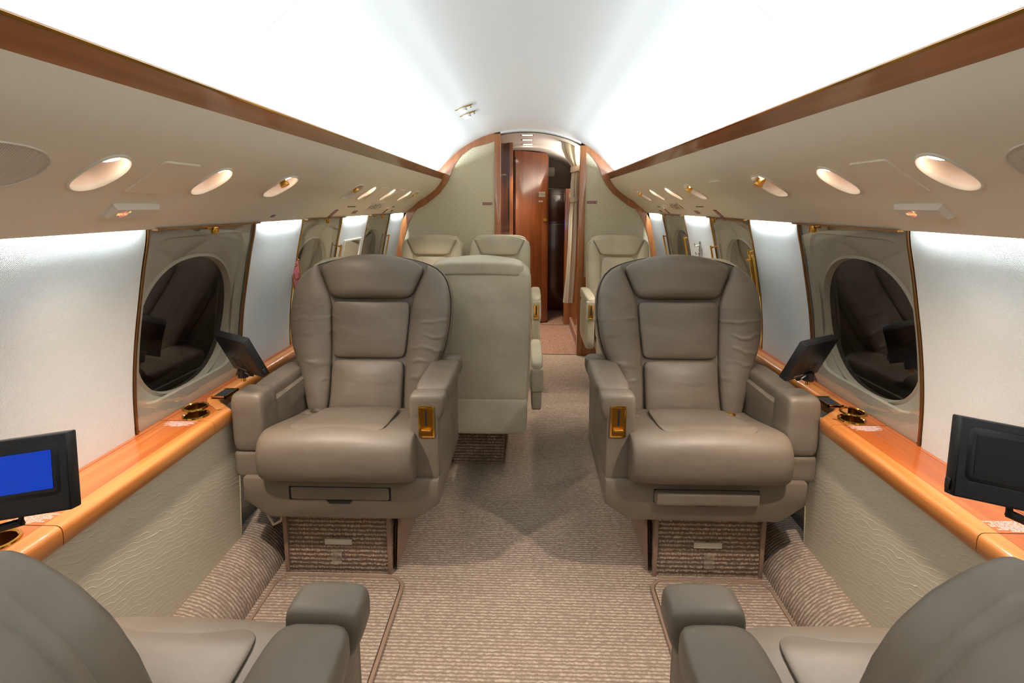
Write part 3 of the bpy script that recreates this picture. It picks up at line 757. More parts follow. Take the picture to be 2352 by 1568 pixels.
for k, (y, z) in enumerate(((4.30, 1.802), (4.62, 1.802), (4.95, 1.802))):
    t = empty('downlight', (.012, y, z))
    MB().loops([[(u*f, v*f, d) for u, v in rrect(0, 0, .046, .034, .008, 3)] for f, d in ((1.12, .001), (1.1, -.004), (.92, -.004), (.88, .004))]).build('downlight_rim', 'steel', t)
    MB().add([(u*.92, v*.92, -.001) for u, v in rrect(0, 0, .046, .034, .008, 3)], [tuple(range(16))] if False else [tuple(range(len(rrect(0, 0, .046, .034, .008, 3))))]).build('downlight_lens', 'lampd', t, recalc=False)
    L = bpy.data.lights.new('downlight_lamp', 'SPOT'); L.energy = E_DOOR; L.color = (1, .86, .70); L.spot_size = math.radians(72); L.spot_blend = .6; L.shadow_soft_size = .03
    lo = bpy.data.objects.new('downlight_lamp', L); COL.objects.link(lo); lo.location = (.012, y, z-.012)
    tag(t, '%s rectangular downlight in the corridor ceiling beyond the doorway' % ('nearest', 'middle', 'farthest')[k], 'downlight', 'corridor downlights')
# left partition with hinge edge, open lavatory door, far cupboard and right jamb
pt_ = struct(empty('wall_corridor_left'))
MB().box(-.9, -.150, 4.75, 4.80, 0, 1.80).build('partition', 'xwood', pt_)
MB().box(-.150, -.118, 4.735, 4.80, 0, 1.79).build('door_jamb', 'bwood', pt_)
MB().box(-.9, .6, 6.0, 6.04, 0, 1.9).build('end_wall', 'xwood', pt_)
d = empty('door_1', (-.118, 5.20, 0)); struct(d)
dm = MB().loops([[(x0, y, z) for x0, z in ((0, .012), (.350, .012), (.350, 1.72), (.325, 1.757), (0, 1.775))] for y in (0, .03)], True, True, True).map(lambda p: Vector((p.x*.985-p.y*.17, p.x*.40+p.y, p.z)))
dm.build('door_leaf', 'dwood', d, bevel=.002)
def dpt(x, z, o=-.0025): return Vector((x*.985, x*.40+o, z))
cyl(dpt(.318, 1.085, -.002), (0, -1, 0), .016, .012, 16).build('door_knob', 'brass', d)
MB().loops([[dpt(.010, z0, o)+Vector((dx, 0, 0)) for dx, o in ((-.006, -.004), (.002, -.006), (.002, .0), (-.006, .0))] for z0 in (.02, 1.76)], True, True, True).build('piano_hinge', 'brass', d)
pl = empty('lavatory_placard', dpt(.282, 1.345, -.004)); B = pl.location.copy() + d.location
pl.location = B
xd = Vector((.985, .40, 0)).normalized()
MB().add([xd*u+Vector((0, -.0025, v)) for u, v in ((-.036, -.026), (.036, -.026), (.036, .026), (-.036, .026))], [(0, 1, 2, 3)]).build('placard_plate', 'placw', pl, recalc=False)
text('NO SMOKING\nIN LAVATORY', .0125, 'dark', pl, frame_mtx((0, -.006, 0), xd, (0, 0, 1)))
tag(pl, 'pale placard reading no smoking in lavatory on the wooden door', 'placard')
pl = empty('door_notice', Vector(dpt(.270, 1.275, -.004))+d.location)
MB().add([xd*u+Vector((0, -.0025, v)) for u, v in ((-.024, -.009), (.024, -.009), (.024, .009), (-.024, .009))], [(0, 1, 2, 3)]).build('placard_plate', 'placw', pl, recalc=False)
text('PULL', .010, 'dark', pl, frame_mtx((0, -.006, 0), xd, (0, 0, 1)))
tag(pl, 'narrow pale notice just below the no smoking placard', 'placard')
pl = empty('partition_notice', (-.215, 4.747, 1.51))
MB().add([(u, -.001, v) for u, v in ((-.035, -.006), (.035, -.006), (.035, .006), (-.035, .006))], [(0, 1, 2, 3)]).build('placard_plate', 'placw', pl, recalc=False)
tag(pl, 'thin pale strip notice on the dark left partition', 'placard')
cb = empty('corridor_cupboard', (.35, 5.97, 0))
MB().box(-.16, .16, 0, .03, .01, 1.42).build('cupboard_body', 'xwood', cb, bevel=.004)
MB().box(-.15, .13, -.014, 0, .05, 1.02).build('lower_door', 'xwood', cb, bevel=.004)
MB().box(-.15, .13, -.014, 0, 1.05, 1.36).build('upper_door', 'xwood', cb, bevel=.004)
MB().box(-.17, .17, .0, .03, 1.43, 1.78).build('upper_panel', 'tile', cb, bevel=.003)
pbox(.085, .155, -.03, -.014, 1.30, 1.42, 8, 4).build('brass_plate', 'brass', cb)
pbox(-.13, -.03, -.012, .0, 1.56, 1.66, 8, 4).build('switch_plate', 'placw', cb)
pbox(-.150, -.105, -.026, -.013, .96, 1.10, 8, 4).build('blue_indicator', 'bluel', cb)
tag(cb, 'dark glossy wooden cupboard at the far end of the corridor', 'cupboard')
jb = empty('side_cabinet', (.50, 5.235, 0))
MB().box(-.105, .08, 0.02, .2, .0, 1.40).build('cabinet_body', 'bwood', jb, bevel=.004)
MB().box(-.085, -.02, .006, .02, .25, 1.36).build('cabinet_door', 'bwood', jb, bevel=.003)
pbox(-.022, -.010, -.012, .006, .86, .96, 6, 4).build('cabinet_handle', 'steel', jb)
tag(jb, 'glossy brown wooden cabinet behind the tied curtain', 'cabinet')
sh = empty('shelf_end', (-.195, 4.45, .94))
pbox(-.02, .075, -.05, .05, -.03, .03, 4, 6).build('shelf_lip', 'cream', sh); tag(sh, 'small cream shelf end just beyond the left door post', 'shelf')
# maroon placards on the bulkhead
for x0, z0, sn in ((-.305, 1.248, 'left'), (.530, 1.259, 'right')):
    pl = empty('bulkhead_placard', (x0, YB-.0105, z0))
    MB().box(-.039, .039, -.0015, 0, -.011, .011).build('placard_plate', 'marn', pl)
    text('FIRE EXTINGUISHER\nINSIDE CABINET', .0062, 'white', pl, frame_mtx((-.006, -.002, 0), (1, 0, 0), (0, 0, 1)), spacing=1.1)
    m2 = MB().loops([[(.031+.0045*math.cos(a)*f, -.0022, .006*math.sin(a)*f) for a in [2*math.pi*i/14 for i in range(14)]] for f in (1, .65)]); m2.build('placard_icon', 'white', pl, recalc=False)
    tag(pl, 'small maroon placard on the papered bulkhead %s of the doorway' % sn, 'placard')
# tied curtain
cu = empty('curtain', (.415, 4.40, 0))
K = [(1.755, -.115, .035, .050), (1.70, -.110, .035, .048), (1.62, -.075, .030, .040), (1.56, -.034, .028, .028), (1.535, -.030, .027, .026), (1.50, -.028, .027, .026), (1.42, -.034, .026, .028), (1.34, -.036, .025, .028), (1.295, -.032, .025, .026), (1.26, -.032, .025, .026), (1.15, -.042, .026, .030), (.9, -.050, .022, .032), (.6, -.066, .012, .034), (.40, -.084, .002, .036)]
L = []
for z, xa, xb, dep in K:
    row = []; n = 44
    for i in range(n):
        a = 2*math.pi*i/n; c, s = math.cos(a), math.sin(a)
        f = 1+.16*math.sin(7*a+z*2)+.08*math.sin(13*a)
        row.append(((xa+xb)/2+(xb-xa)/2*c*f, dep*s*f, z+(.045*(c*.5+.5) if z > 1.72 else 0)))
    L.append(row)
MB().loops(L, True, True, True).build('curtain_cloth', 'curt', cu, smooth=60)
for z in (1.535, 1.285):
    MB().loops([[((.0-.002)+.036*math.cos(a)*f-.001, .034*math.sin(a)*f, z+dz+.008*math.cos(a)) for a in [2*math.pi*i/24 for i in range(24)]] for f, dz in ((1.02, -.022), (1.1, -.02), (1.1, .02), (1.02, .022))]).build('tie_band', 'curt', cu)
for x in (-.06, .0, .03): tube([(x, 0, 1.795), (x, 0, 1.77), (x+.006, 0, 1.755)], .003, 6).build('curtain_hook', 'steel', cu)
tag(cu, 'gathered cream curtain tied with two bands at the right doorway post', 'curtain')
t = empty('curtain_catch', (.335, 4.33, 1.765)); pbox(-.03, .03, -.006, .006, -.004, .004, 5, 4).build('catch_arm', 'brass', t); pbox(-.010, .010, -.009, .009, -.014, .004, 5, 4).build('catch_body', 'black', t)
t.rotation_euler = (0, .35, 0); tag(t, 'small brass curtain catch on the corridor ceiling left of the curtain', 'catch')
# rear end of the cabin behind the camera
struct(MB().box(-1.1, 1.1, Y0-.03, Y0, 0, 1.9).build('wall_rear', 'wallp'))
# two swivel lamps on the ceiling
for k, y in enumerate((2.905, 3.10)):
    sC = PC.s_of_x(.335); P0 = PC.pt(-1, sC, y); t = empty('swivel_lamp', P0); nv = PC.nrm(-1, sC)
    tn = Vector((1, 0, .35)).normalized()
    pillow(lambda a, b, c: tn*a*.052+Vector((0, 1, 0))*b*.010+nv*(.002+c*.003), 6, 4).build('brass_bar', 'brass', t)
    pillow(lambda a, b, c: tn*(a*.026-.008)+Vector((0, 1, 0))*b*.024+nv*(.014+c*.010), 3, 6).build('lamp_shade', 'white', t)
    cyl(tn*-.008+nv*.0235, nv, .017, .002, 16).build('lamp_lens', 'lampd', t)
    pbox(.034, .046, -.008, .008, -.003, .006, 5, 4).build('brass_knob', 'steel', t)
    tag(t, '%s of two small swivel lamps on the ceiling' % ('nearer', 'farther')[k], 'lamp', 'ceiling swivel lamps')

# ------------------------------------------------------------------ wooden side ledges
def ledge(side):
    sn = 'left' if side < 0 else 'right'
    sA, sB, ye = (.918, 1.424, 1.512) if side < 0 else (.954, 1.456, 1.502)
    path = [(Y0, 1.012), (.58, 1.012), (.64, 1.008), (.70, .99), (.735, .935), (.755, .914)]
    far = [(ye, .914), (ye+.012, .917), (ye+.02, .925), (ye+.055, .965), (ye+.075, .992), (ye+.10, 1.008), (ye+.14, 1.012), (YB-.03, 1.012)]
    segs = [path+[(sA-.001, .914)], [(sA+.001, .914), (sB-.001, .914)], [(sB+.001, .914)]+far]
    sec = [(.040, .600), (.030, .600), (.012, .5998), (.006, .598), (.0015, .593), (0, .585), (.001, .562), (.004, .556), (.012, .552), (.040, .552)]
    t = empty('side_ledge', (side*1.0, 1.2, .60)); B = Vector(t.location)
    def offs(P, d):
        out = []
        for i, (y, x) in enumerate(P):
            a = P[max(i-1, 0)]; b = P[min(i+1, len(P)-1)]
            ty, tx = b[0]-a[0], b[1]-a[1]; L = math.hypot(ty, tx) or 1
            out.append((y-tx/L*d, x+ty/L*d))       # towards the wall
        return out
    for P in segs:
        rows = []
        for d, z in sec: rows.append([Vector((side*x, y, z))-B for y, x in offs(P, d)])
        mb = MB().loops(rows, False)
        m = len(sec); n = len(P)
        mb.f.append(tuple(i*n for i in range(m))); mb.f.append(tuple(i*n+n-1 for i in range(m)))
        mb.build('edge_moulding', 'ewood', t, smooth=40)
    cups = [(1.038, 1.527), (.9955, 1.464), (.9955, .866)] if side < 0 else [(1.040, 1.553), (1.000, 1.495), (.9955, .890)]
    R = .0345
    for k, P in enumerate(segs):
        inn = offs(P, .0408); poly = [(min(x, 1.079), y) for y, x in inn]
        outl = [(1.082, P[0][0])]+poly+[(1.082, P[-1][0])]
        holes = [[(cx+R*math.cos(a), cy+R*math.sin(a)) for a in [2*math.pi*i/28 for i in range(28)]] for cx, cy in cups if P[0][0] < cy < P[-1][0]]
        mb = filled(outl, holes, lambda x, y: Vector((side*x, y, .5997))-B)
        mb.build('top_panel', 'lwood', t, recalc=False)
    for cx, cy in cups:
        def rg(r, z): return [Vector((side*cx+r*math.cos(a), cy+r*math.sin(a), z))-B for a in [2*math.pi*i/28 for i in range(28)]]
        c = MB().loops([rg(R+.004, .600), rg(R+.003, .6035), rg(R-.001, .6045), rg(R-.004, .602), rg(R-.005, .590)]).build('cup_holder_rim', 'brass', t)
        MB().loops([rg(R-.005, .592), rg(R-.007, .570), rg(R-.012, .557), rg(.002, .5555)], cap1=True).build('cup_bowl', 'brass', c)
    L = ['DURING TAXI, TAKEOFF & LANDING', 'SEAT MUST FACE AFT AND', 'FULL OUTBOARD AND TRACKED', 'SEAT BACK IN UPRIGHT POSITION', 'HEADREST EXTENDED', 'LIFE VEST AND SMOKE HOOD', 'UNDER SEAT']
    for cx, cy in ((1.005, sB-.023), (1.000, sA+.022)):
        text('\n'.join(L), .0056, 'white', t, frame_mtx(Vector((side*cx, cy, .6004))-B, (1, 0, 0), (0, 1, 0)), 'printed_notice', spacing=.92)
    # inlay lines along the top and the small switch panel beside the seat arm
    for x in (1.062,):
        MB().box(*sorted((side*x, side*(x+.0012))), Y0, YB-.03, .5996, .6002).map(lambda p: p-B).build('inlay_line', 'xwood', t)
    sp = MB().box(*sorted((side*.985, side*1.03)), ye+.085, ye+.165, .600, .606).map(lambda p: p-B).build('switch_panel', 'dark', t, bevel=.001)
    for y in (ye+.085, ye+.161): MB().box(*sorted((side*.983, side*1.032)), y, y+.004, .600, .609).map(lambda p: p-B).build('switch_rim', 'brass', sp)
    MB().box(*sorted((side*.983, side*.987)), ye+.085, ye+.165, .600, .609).map(lambda p: p-B).build('switch_rim', 'brass', sp)
    tag(t, 'glossy cherry wood side ledge with brass cup holders along the %s wall' % sn, 'ledge')
for s in (-1, 1): ledge(s)

# ------------------------------------------------------------------ seats
def interp(P, t):
    S = [0]
    for a, b in zip(P, P[1:]): S.append(S[-1]+math.dist(a, b))
    d = S[-1]*t; i = 0
    while i < len(P)-2 and S[i+1] < d: i += 1
    u = (d-S[i])/max(S[i+1]-S[i], 1e-9); return tuple(P[i][j]+(P[i+1][j]-P[i][j])*u for j in range(len(P[0])))
def smooth_poly(P, n=24):
    pr = Prof([(p[0], p[1]) for p in P], 8); return [pr.at(pr.L*i/n)[0] for i in range(n+1)]
class SeatKit:
    """local frame: faces -y, aisle on +x (m=1); m=-1 mirrors"""
    def __init__(s, root, m, mat, yb, zb, tilt): s.r, s.m, s.mat, s.yb, s.zb, s.t = root, m, mat, yb, zb, tilt
    def X(s, mb): return mb.map(lambda p: Vector((p.x*s.m, p.y, p.z)))
    def b(s, name, mb, mat=None, parent=None, **k): return s.X(mb).build(name, mat or s.mat, parent or s.r, **k)
    def bp(s, x, z, o=0.0):        # point on the back plane, o = towards the front
        L = math.hypot(1, s.t); return Vector((x, s.yb+s.t*(z-s.zb)-o/L, z+o*s.t/L))
    def pad(s, name, left, right, T, back=.03, e=5.0, n=14, mat=None, puff=0.0, parent=None):
        """pad between two side curves (x,z) running bottom to top"""
        def fn(a, b, c):
            u, v = (a+1)/2, (b+1)/2
            l, r = interp(left, v), interp(right, v)
            x = l[0]+(r[0]-l[0])*u; z = l[1]+(r[1]-l[1])*u
            if puff: z += puff*(1-a*a)*max(b, 0)**2
            dome = .68+.32*(1-a*a)*(1-b**4)
            return s.bp(x, z, c*T*dome if c > 0 else c*back)
        return s.b(name, pillow(fn, e, n), mat, parent)

def belt(k, x, y, z, mat, rz=0.2):
    g = pbox(-.028, .028, -.013, .013, -.007, .007, 5, 6).map(lambda p: Matrix.Rotation(rz, 3, 'Z') @ p + Vector((x, y, z)))
    bk_ = k.b('seat_belt_buckle', g, mat)
    k.b('belt_webbing', pbox(x+.02*k.m*0-.05, x-.02, y-.010, y+.014, z-.008, z-.003, 6, 4), 'taupe', bk_)

def big_seat(name, loc, m, rz, label, drawer=0.004, strap=False, buckles=(), yb=.335, tilt=.30):
    r = empty(name, loc, rz); k = SeatKit(r, m, 'taupe', yb, .47, tilt)
    cx = -.016
    # backrest shell
    outer = [(-.226, .44), (-.240, .55), (-.263, .63), (-.289, .69), (-.304, .76), (-.310, .84), (-.300, .92), (-.270, .975), (-.215, 1.008), (-.11, 1.033), (0, 1.042)]
    half = smooth_poly(outer, 26); ring = [(x+cx, z) for x, z in half]+[(-x+cx, z) for x, z in reversed(half[:-1])]
    def lp(f, o):
        return [k.bp((x-cx)*f+cx, .75+(z-.75)*(f*.5+.5), o) for x, z in ring]
    k.b('back_shell', MB().loops([lp(.97, .012), lp(1.0, -.004), lp(1.0, -.05), lp(.97, -.085), lp(.88, -.105)], True, True, True))
    k.b('back_welt', MB().loops([lp(1.0, .004), lp(1.008, .000), lp(1.008, -.006), lp(1.0, -.009)]))
    c = lambda P: [(x+cx, z) for x, z in P]
    k.pad('headrest', c([(-.153, .874), (-.178, .93), (-.208, .998)]), c([(.153, .874), (.178, .93), (.208, .998)]), .066, .07, 7.5, 18, puff=.044)
    k.pad('back_cushion', c([(-.138, .656), (-.147, .76), (-.153, .866)]), c([(.138, .656), (.147, .76), (.153, .866)]), .044, .02, 11, 16)
    k.pad('lumbar_cushion', c([(-.137, .455), (-.136, .55), (-.137, .650)]), c([(.137, .455), (.136, .55), (.137, .650)]), .060, .02, 10, 16)
    inn = [(-.142, .455), (-.142, .56), (-.143, .655), (-.152, .77), (-.158, .868), (-.183, .93), (-.212, .995)]
    out = smooth_poly([(-.222, .45), (-.237, .55), (-.257, .62), (-.285, .69), (-.301, .76), (-.306, .84), (-.297, .92), (-.268, .972), (-.225, 1.0)], 20)
    for sx in (1, -1):
        A = [(x*sx+cx, z) for x, z in out]; Bc = [(x*sx+cx, z) for x, z in inn]
        def fn(a, b, cc, A=A, Bc=Bc):
            u, v = (a+1)/2, (b+1)/2; l, q = interp(A, v), interp(Bc, v)
            lift = .022*math.sin(math.pi*min(max(v*1.05, 0), 1))*(1-u)**1.5
            return k.bp(l[0]+(q[0]-l[0])*u, l[1]+(q[1]-l[1])*u, (cc*.050*(.66+.34*(1-a*a)) if cc > 0 else cc*.03)+lift)
        k.b('side_bolster', pillow(fn, 6.5, 18))
    # seat cushion, profile in y,z swept across x
    prof = smooth_poly([(.31, .392), (.0, .388), (-.045, .392), (-.068, .415), (-.077, .46), (-.070, .51), (-.045, .541), (.0, .549), (.07, .537), (.16, .515), (.26, .494), (.31, .486)], 44)
    cy, cz = .12, .455
    L = []
    for i in range(25):
        u = math.sin((-1+i/12)*math.pi/2); g = (1-abs(u)**7)**.5 if abs(u) < 1 else 0
        f = .90+.10*g
        L.append([Vector((u*.241, cy+(y-cy)*(f if y < 0 else 1), cz+(z-cz)*(f if z > cz else .97+.03*g)+(.006*math.cos(u*2.4) if z > cz else 0))) for y, z in prof])
    k.b('seat_cushion', MB().loops(L, True, True, True), smooth=60)
    def top(y): return .549-.185*max(y-.01, 0)-.16*max(.005-y, 0)
    def fnc(a, b, cc):
        v = (b+1)/2; y = -.030+.31*v+ .012*a*a*(1-v); hw = .156-.026*v
        return Vector((a*hw-.006, y, top(y)+.0015+(cc*.0085*(.6+.4*(1-a*a)*(1-b*b)) if cc > 0 else cc*.02)))
    k.b('seat_center_panel', pillow(fnc, 9, 16))
    # aisle arm
    k.b('aisle_arm_panel', pbox(.226, .316, .004, .445, .378, .60, 14, 6))
    def arm(y0, y1, e, n=10):
        def fn(a, b, cc):
            x = .2785+a*.057; z = .6175+cc*.0445
            if cc < 0 and a > 0: x -= .012*(-cc)
            return Vector((x, (y0+y1)/2+b*(y1-y0)/2, z))
        return pillow(fn, e, n)
    k.b('aisle_arm_cap', arm(-.004, .066, 5)); k.b('aisle_arm_pad', arm(.069, .395, 6)); k.b('aisle_arm_end', arm(.398, .452, 4.5))
    k.b('aisle_arm_face', pbox(.226, .312, -.002, .02, .38, .61, 12, 6))
    cp = k.b('seat_control', prism(rrect(.278, .5745, .0255, .0515, .005, 3), -.0065, -.001, 'y'), 'brass', bevel=.0012)
    k.b('control_recess', prism(rrect(.278, .5745, .0195, .0455, .003, 3), -.0072, -.006, 'y'), 'bs', cp)
    k.b('control_slot', prism(rrect(.277, .588, .003, .027, .003, 3), -.0078, -.007, 'y'), 'dark', cp)
    k.b('control_lever', pbox(.262, .294, -.018, -.006, .547, .553, 5, 5), 'brass', cp)
    # console-side arm
    def blk(z0, z1, x0, x1, y0, y1, e): return pbox(x0, x1, y0, y1, z0, z1, e, 9)
    k.b('console_arm_block', blk(.458, .655, -.346, -.244, .0, .112, 7)); k.b('console_arm_lower', blk(.376, .462, -.346, -.247, .003, .112, 10))
    k.b('console_arm_lid', pbox(-.348, -.262, .116, .43, .570, .640, 4.5, 10)); k.b('console_arm_side', pbox(-.345, -.246, .06, .435, .385, .602, 16, 6))
    # base
    base = [(-.314, .385), (-.314, .308), (-.236, .250), (.236, .250), (.314, .306), (.314, .385)]
    k.b('base_shell', prism(base, -.016, .44, 'y'), bevel=.008)
    k.b('drawer_gap', MB().box(-.1645, .1615, -.0168, .05, .3145, .3595), 'dark')
    dr = k.b('footrest_drawer', pbox(-.163, .160, -.017-drawer, .10, .316, .358, 20, 6))
    k.b('drawer_grip', prism([(-.045, .314), (-.036, .304), (.028, .304), (.037, .314)], -.0185, .0, 'y'), 'dark', dr)
    # carpeted plinth
    p = k.b('plinth', MB().loops([[(x, y+(.0 if z < .1 else .015), z) for x, y in ((-.226, .058), (.130, .058), (.130, .43), (-.226, .43))] for z in (0, .255)], True, True, True), 'carz', bevel=.004)
    for x in (-.226, .126): k.b('plinth_binding', MB().box(x-.005, x+.009, .054, .068, 0, .25), 'bind', p, bevel=.002)
    k.b('plinth_side_flap', MB().add([(.146, .075, .004), (.146, .43, .004), (.162, .43, .252), (.152, .10, .252)], [(0, 1, 2, 3)]).add([(.138, .08, .004), (.138, .43, .004), (.154, .43, .252), (.144, .10, .252)], [(3, 2, 1, 0)]), 'bind', p)
    pc = k.b('life_vest_placard', MB().box(-.090, .002, .054, .0575, .108, .127), 'placw', p)
    tx = text('REMOVE COVER FOR LIFE VEST\nAND SMOKE HOOD', .0052, 'white', pc, frame_mtx((-.044*m, .0532, .1175), (1, 0, 0), (0, 0, 1)))
    k.b('clear_tag', MB().add([(-.067, .047, .038), (-.034, .047, .038), (-.033, .0525, .066), (-.034, .050, .094), (-.067, .050, .094), (-.068, .0525, .066)], [(0, 1, 2, 5), (5, 2, 3, 4)]), 'tape', p, recalc=False)
    if strap:
        k.b('webbing_strap', tube([(-.285, .10, .26), (-.288, .075, .20), (-.268, .068, .168), (-.242, .070, .182), (-.232, .085, .225), (-.23, .1, .26)], .006, 6), 'placw')
    for (x, y, z, mt, rr) in buckles: belt(k, x, y, z, mt, rr)
    tag(r, label, 'seat', 'taupe leather club seats')
    return r
big_seat('club_seat', (-.567, 1.50, 0), 1, 0, 'taupe leather club seat left of the aisle, facing the camera', .003, True, ((-.165, .235, .502, 'steel', -.3), (.215, .24, .508, 'brass', 1.3)))
big_seat('club_seat', (.583, 1.52, 0), -1, 0, 'taupe leather club seat right of the aisle, facing the camera, footrest drawer ajar', .022, False, ((-.150, .235, .502, 'brass', .1), (.215, .20, .510, 'brass', -.2)))
big_seat('club_seat', (-.553, .712, 0), -1, math.pi, 'taupe seat at bottom left corner, seen from behind over its armrest', yb=.376, tilt=.10)
big_seat('club_seat', (.567, .728, 0), 1, math.pi, 'taupe seat at bottom right corner, seen from behind over its armrest', yb=.376, tilt=.10)

def small_seat(name, loc, rz, label, arms, m=1, arm_low=False):
    """narrower cream seat; faces -y locally; y=0 at the front of the arms"""
    r = empty(name, loc, rz); k = SeatKit(r, m, 'cream', .545, .47, .12)
    half = smooth_poly([(-.216, .36), (-.226, .55), (-.229, .75), (-.229, .90), (-.222, .955), (-.195, .985), (-.10, 1.0), (0, 1.004)], 22)
    ring = [(x, z) for x, z in half]+[(-x, z) for x, z in reversed(half[:-1])]
    def lp(f, o, zt=0): return [k.bp(x*f, .7+(z-.7)*f-zt, o) for x, z in ring]
    k.b('back_shell', MB().loops([lp(.98, .01), lp(1.0, 0), lp(1.0, -.10), lp(.985, -.118), lp(.95, -.126)], True, True, True))
    k.b('back_skirt', pbox(-.212, .212, k.bp(0, .36, -.115).y-.02, k.bp(0, .36, -.126).y+.006, .205, .372, 10, 6))
    hl = [(-.132, .868), (-.160, .93), (-.192, .985)]
    def fh(a, b, c):
        v = (b+1)/2; l = interp(hl, v); x = -l[0]*a; z = l[1]+.036*(1-a*a)*max(b, 0)
        return k.bp(x, z, (c*.045 if c > 0 else c*.128))
    def fh2(a, b, c):
        x = a*.196; z = .991+b*.030-.016*a**4; return k.bp(x, z, -.078+c*.055)
    k.b('headrest', pillow(fh2, 6.5, 12, k and pillow(lambda a, b, c: k.bp(-interp(hl, (b+1)/2)[0]*a, interp(hl, (b+1)/2)[1]+.03*(1-a*a)*max(b, 0), c*.045*(.7+.3*(1-a*a)) if c > 0 else c*.035), 8, 12)))
    k.pad('back_cushion', [(-.130, .47), (-.131, .66), (-.131, .858)], [(.130, .47), (.131, .66), (.131, .858)], .035, .02, 7, 12)
    for sx in (1, -1):
        A = [(x*sx, z) for x, z in smooth_poly([(-.213, .46), (-.223, .6), (-.227, .75), (-.227, .88), (-.222, .945), (-.203, .98)], 14)]
        Bc = [(x*sx, z) for x, z in [(-.135, .46), (-.136, .66), (-.137, .862), (-.163, .925), (-.190, .978)]]
        k.pad('side_bolster', A, Bc, .042, .03, 6.5, 14)
    k.b('seat_cushion', pbox(-.218, .218, -.02, .54, .375, .505, 5, 12)); k.b('seat_center_panel', pbox(-.13, .13, .02, .50, .49, .518, 5, 8))
    for sx in arms:
        lo = (sx > 0 and arm_low)
        zt = .50 if lo else .655
        x0, x1 = (.232, .288)
        if lo:
            k.b('arm_pad', pillow(lambda a, b, c: Vector((sx*(.260+a*.030), .27+b*.262, .462+c*.040+.012*b)), 5, 9))
            k.b('arm_body', pbox(*sorted((sx*.233, sx*.284)), .03, .525, .255, .45, 10, 6)); k.b('arm_end_flap', pbox(*sorted((sx*.229, sx*.291)), .44, .536, .355, .475, 8, 8))
        else:
            k.b('arm_pad', pbox(*sorted((sx*.232, sx*.300)), .0, .46, .585, .657, 4.5, 9))
            k.b('arm_face', pbox(*sorted((sx*.238, sx*.298)), -.004, .06, .495, .63, 8, 7)); k.b('arm_body', pbox(*sorted((sx*.238, sx*.294)), .0, .45, .30, .58, 8, 7))
            c_ = k.b('seat_control', prism(rrect(sx*.267, .56, .016, .045, .004, 3), -.010, -.003, 'y'), 'brass')
            k.b('control_slot', prism(rrect(sx*.267, .568, .004, .030, .003, 3), -.0115, -.009, 'y'), 'dark', c_)
            k.b('control_lever', pbox(*sorted((sx*.253, sx*.281)), -.019, -.009, .512, .520, 5, 4), 'brass', c_)
    k.b('base_shell', prism([(-.214, .38), (-.214, .27), (-.18, .205), (.18, .205), (.214, .27), (.214, .38)], .0, .66, 'y'), bevel=.008)
    k.b('plinth', MB().box(-.145, .10 if True else .145, .08, .545, 0, .21), 'carz', bevel=.004)
    tag(r, label, 'seat', 'cream leather conference seats')
    return r
# facing away: back faces the camera
yA = 2.205+.66
small_seat('conference_seat', (-.70, yA, 0), math.pi, 'cream seat behind the left taupe seat, only its top showing', (), -1)
small_seat('conference_seat', (-.192, yA, 0), math.pi, 'cream seat by the aisle turned away, showing its whole plain back', (1,), -1, True)
small_seat('conference_seat', (.705, yA, 0), math.pi, 'cream seat behind the right taupe seat, only its top showing', (1,), 1, False)
yC = 3.24
small_seat('conference_seat', (-.702, yC, 0), 0, 'far cream seat beside the left wall, facing the camera at the bulkhead', ())
small_seat('conference_seat', (-.190, yC, 0), 0, 'far cream seat next to the aisle, left of the doorway, facing the camera', (1,))
small_seat('conference_seat', (.695, yC, 0), 0, 'far cream seat right of the aisle with brass control on its arm', (1, -1), -1)

# ------------------------------------------------------------------ floor mats
for sx, x0, x1, y1 in ((-1, -.805, -.383, 1.535), (1, .432, .815, 1.55)):
    t = empty('floor_mat', ((x0+x1)/2, 1.1, 0)); cx = (x0+x1)/2
    P = rrect(0, (y1+.70)/2-1.1, (x1-x0)/2, (y1-.70)/2, .05, 6); Q = rrect(0, (y1+.70)/2-1.1, (x1-x0)/2-.008, (y1-.70)/2-.008, .043, 6)
    MB().loops([[(u, v, .0) for u, v in Q], [(u, v, .010) for u, v in Q]], True, False, True).build('mat_pile', 'carp', t)
    tube([(u, v, .006) for u, v in P]+[(P[0][0], P[0][1], .006)], .0065, 8).build('mat_binding', 'bind', t)
    tag(t, 'bound carpet mat on the floor before the %s taupe seat' % ('left' if sx < 0 else 'right'), 'mat')

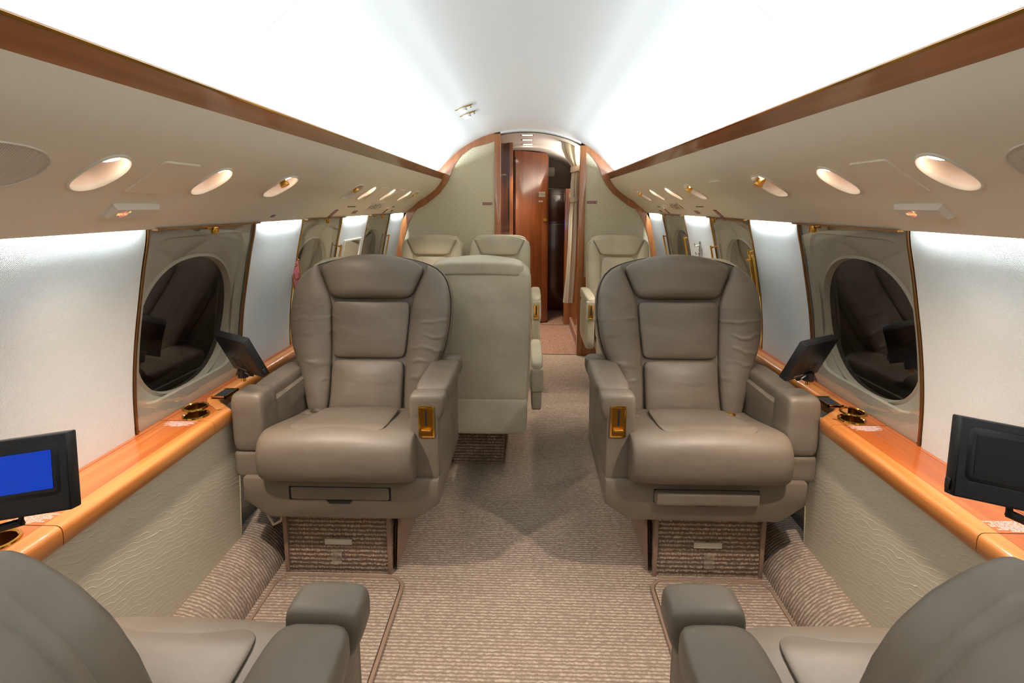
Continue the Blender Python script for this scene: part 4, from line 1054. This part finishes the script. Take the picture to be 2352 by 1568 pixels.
# ------------------------------------------------------------------ seat monitors on stalks
def monitor(loc, wv, up, lit, label, H=.140, W=.17, foot=None, view_back=False):
    wv = Vector(wv).normalized(); up = (Vector(up)-Vector(up).dot(wv)*wv).normalized(); n = wv.cross(up)   # screen normal
    t = empty('seat_monitor', loc)
    def F(mb): return mb.map(lambda p: wv*p.x+n*(-p.y)+up*p.z)      # local: x width, -y screen side, z up
    F(MB().box(-W/2, W/2, -.013, .013, -H/2, H/2)).build('monitor_case', 'black', t, bevel=.003)
    fz = .008
    P = rrect(0, fz, W/2-.014, H/2-.022, .012, 4); Q = rrect(0, fz, W/2-.0155, H/2-.0235, .011, 4); S = rrect(0, fz, W/2-.026, H/2-.034, .001, 4)
    F(MB().loops([[(u, -.0132, v) for u, v in rrect(0, 0, W/2-.003, H/2-.003, .002, 4)], [(u, -.0136, v) for u, v in P]], True)).build('front_bezel', 'bezelb', t, recalc=False)
    F(MB().loops([[(u, -.0136, v) for u, v in P], [(u, -.0122, v) for u, v in Q], [(u, -.0136, v) for u, v in S], [(u, -.0126, v) for u, v in rrect(0, fz, W/2-.027, H/2-.035, .001, 4)]], True)).build('screen_surround', 'bezelb', t, recalc=False, smooth=20)
    F(MB().add([(u, -.0137, v) for u, v in rrect(0, fz, W/2-.0275, H/2-.0355, .001, 4)], [tuple(range(20))])).build('screen', 'screen_on' if lit else 'screen_off', t, recalc=False)
    for c in range(3):
        for q in range(4): F(MB().box(-.048+c*.036, -.022+c*.036, .0128, .0136, -.048+q*.009, -.0445+q*.009)).build('vent_slot', 'dark', t)
    F(MB().box(.0, .05, .0128, .0134, -.062, -.056)).build('rating_label', 'tile', t)
    F(pbox(-W/2-.004, -W/2, -.006, .006, -H/2+.008, -H/2+.028, 5, 4)).build('side_button', 'black', t)
    # stalk: clamp knob, bracket and post
    base = Vector(foot)-Vector(loc) if foot is not None else Vector((0, 0, -.12))
    low = up*(-H/2)-n*.006
    a = tube([low+up*.012, low-up*.012, (low+base)/2+Vector((0, 0, .012)), base+Vector((0, 0, .028))], .008, 8).build('stalk', 'black', t)
    cyl(base+Vector((0, 0, .010)), (0, 0, 1), .0165, .026, 20).build('clamp_knob', 'black', a)
    cyl(base+Vector((0, 0, -.004)), (0, 0, 1), .007, .016, 12).build('brass_stud', 'brass', a)
    tag(t, label, 'monitor', 'seat monitors')
    return t
def at(u, v, **k):
    F_, PX, PY = 1176., 1176., 649.; p = math.radians(8.65); ps = math.radians(1.83)
    fw = Vector((-math.sin(ps)*math.cos(p), math.cos(ps)*math.cos(p), -math.sin(p))); rt = Vector((math.cos(ps), math.sin(ps), 0)); up = rt.cross(fw)
    d = fw+rt*((u-PX)/F_)-up*((v-PY)/F_); a, val = list(k.items())[0]; i = 'xyz'.index(a); C = Vector((.024, 0, 1.24))
    return C+d*((val-C[i])/d[i])
pm = at(554, 812, y=1.545)
monitor(pm, (-.85, .527, 0), (-.19, -.37, .908), False, 'black seat monitor with vent slots, its back to the camera, by the left ledge', foot=at(560, 872, y=1.575))
pm = at(1858, 821, y=1.565)
monitor(pm, (-.85, -.527, 0), (.19, -.37, .908), False, 'black seat monitor with vent slots, its back to the camera, by the right ledge', foot=at(1855, 880, y=1.595))
# near monitors face the camera side passenger; right vertical edge of the left one at x~168
monitor(at(36, 1096, y=.84), (.98, .17, .10), (-.02, .22, .97), True, 'seat monitor showing a plain blue screen at the left frame edge', H=.140, W=.196, foot=(-1.015, .80, .605))
monitor(at(2335, 1072, y=.86), (.97, -.20, -.13), (.14, .24, .96), False, 'seat monitor with a dark screen at the right frame edge', H=.140, W=.196, foot=(1.02, .82, .605))
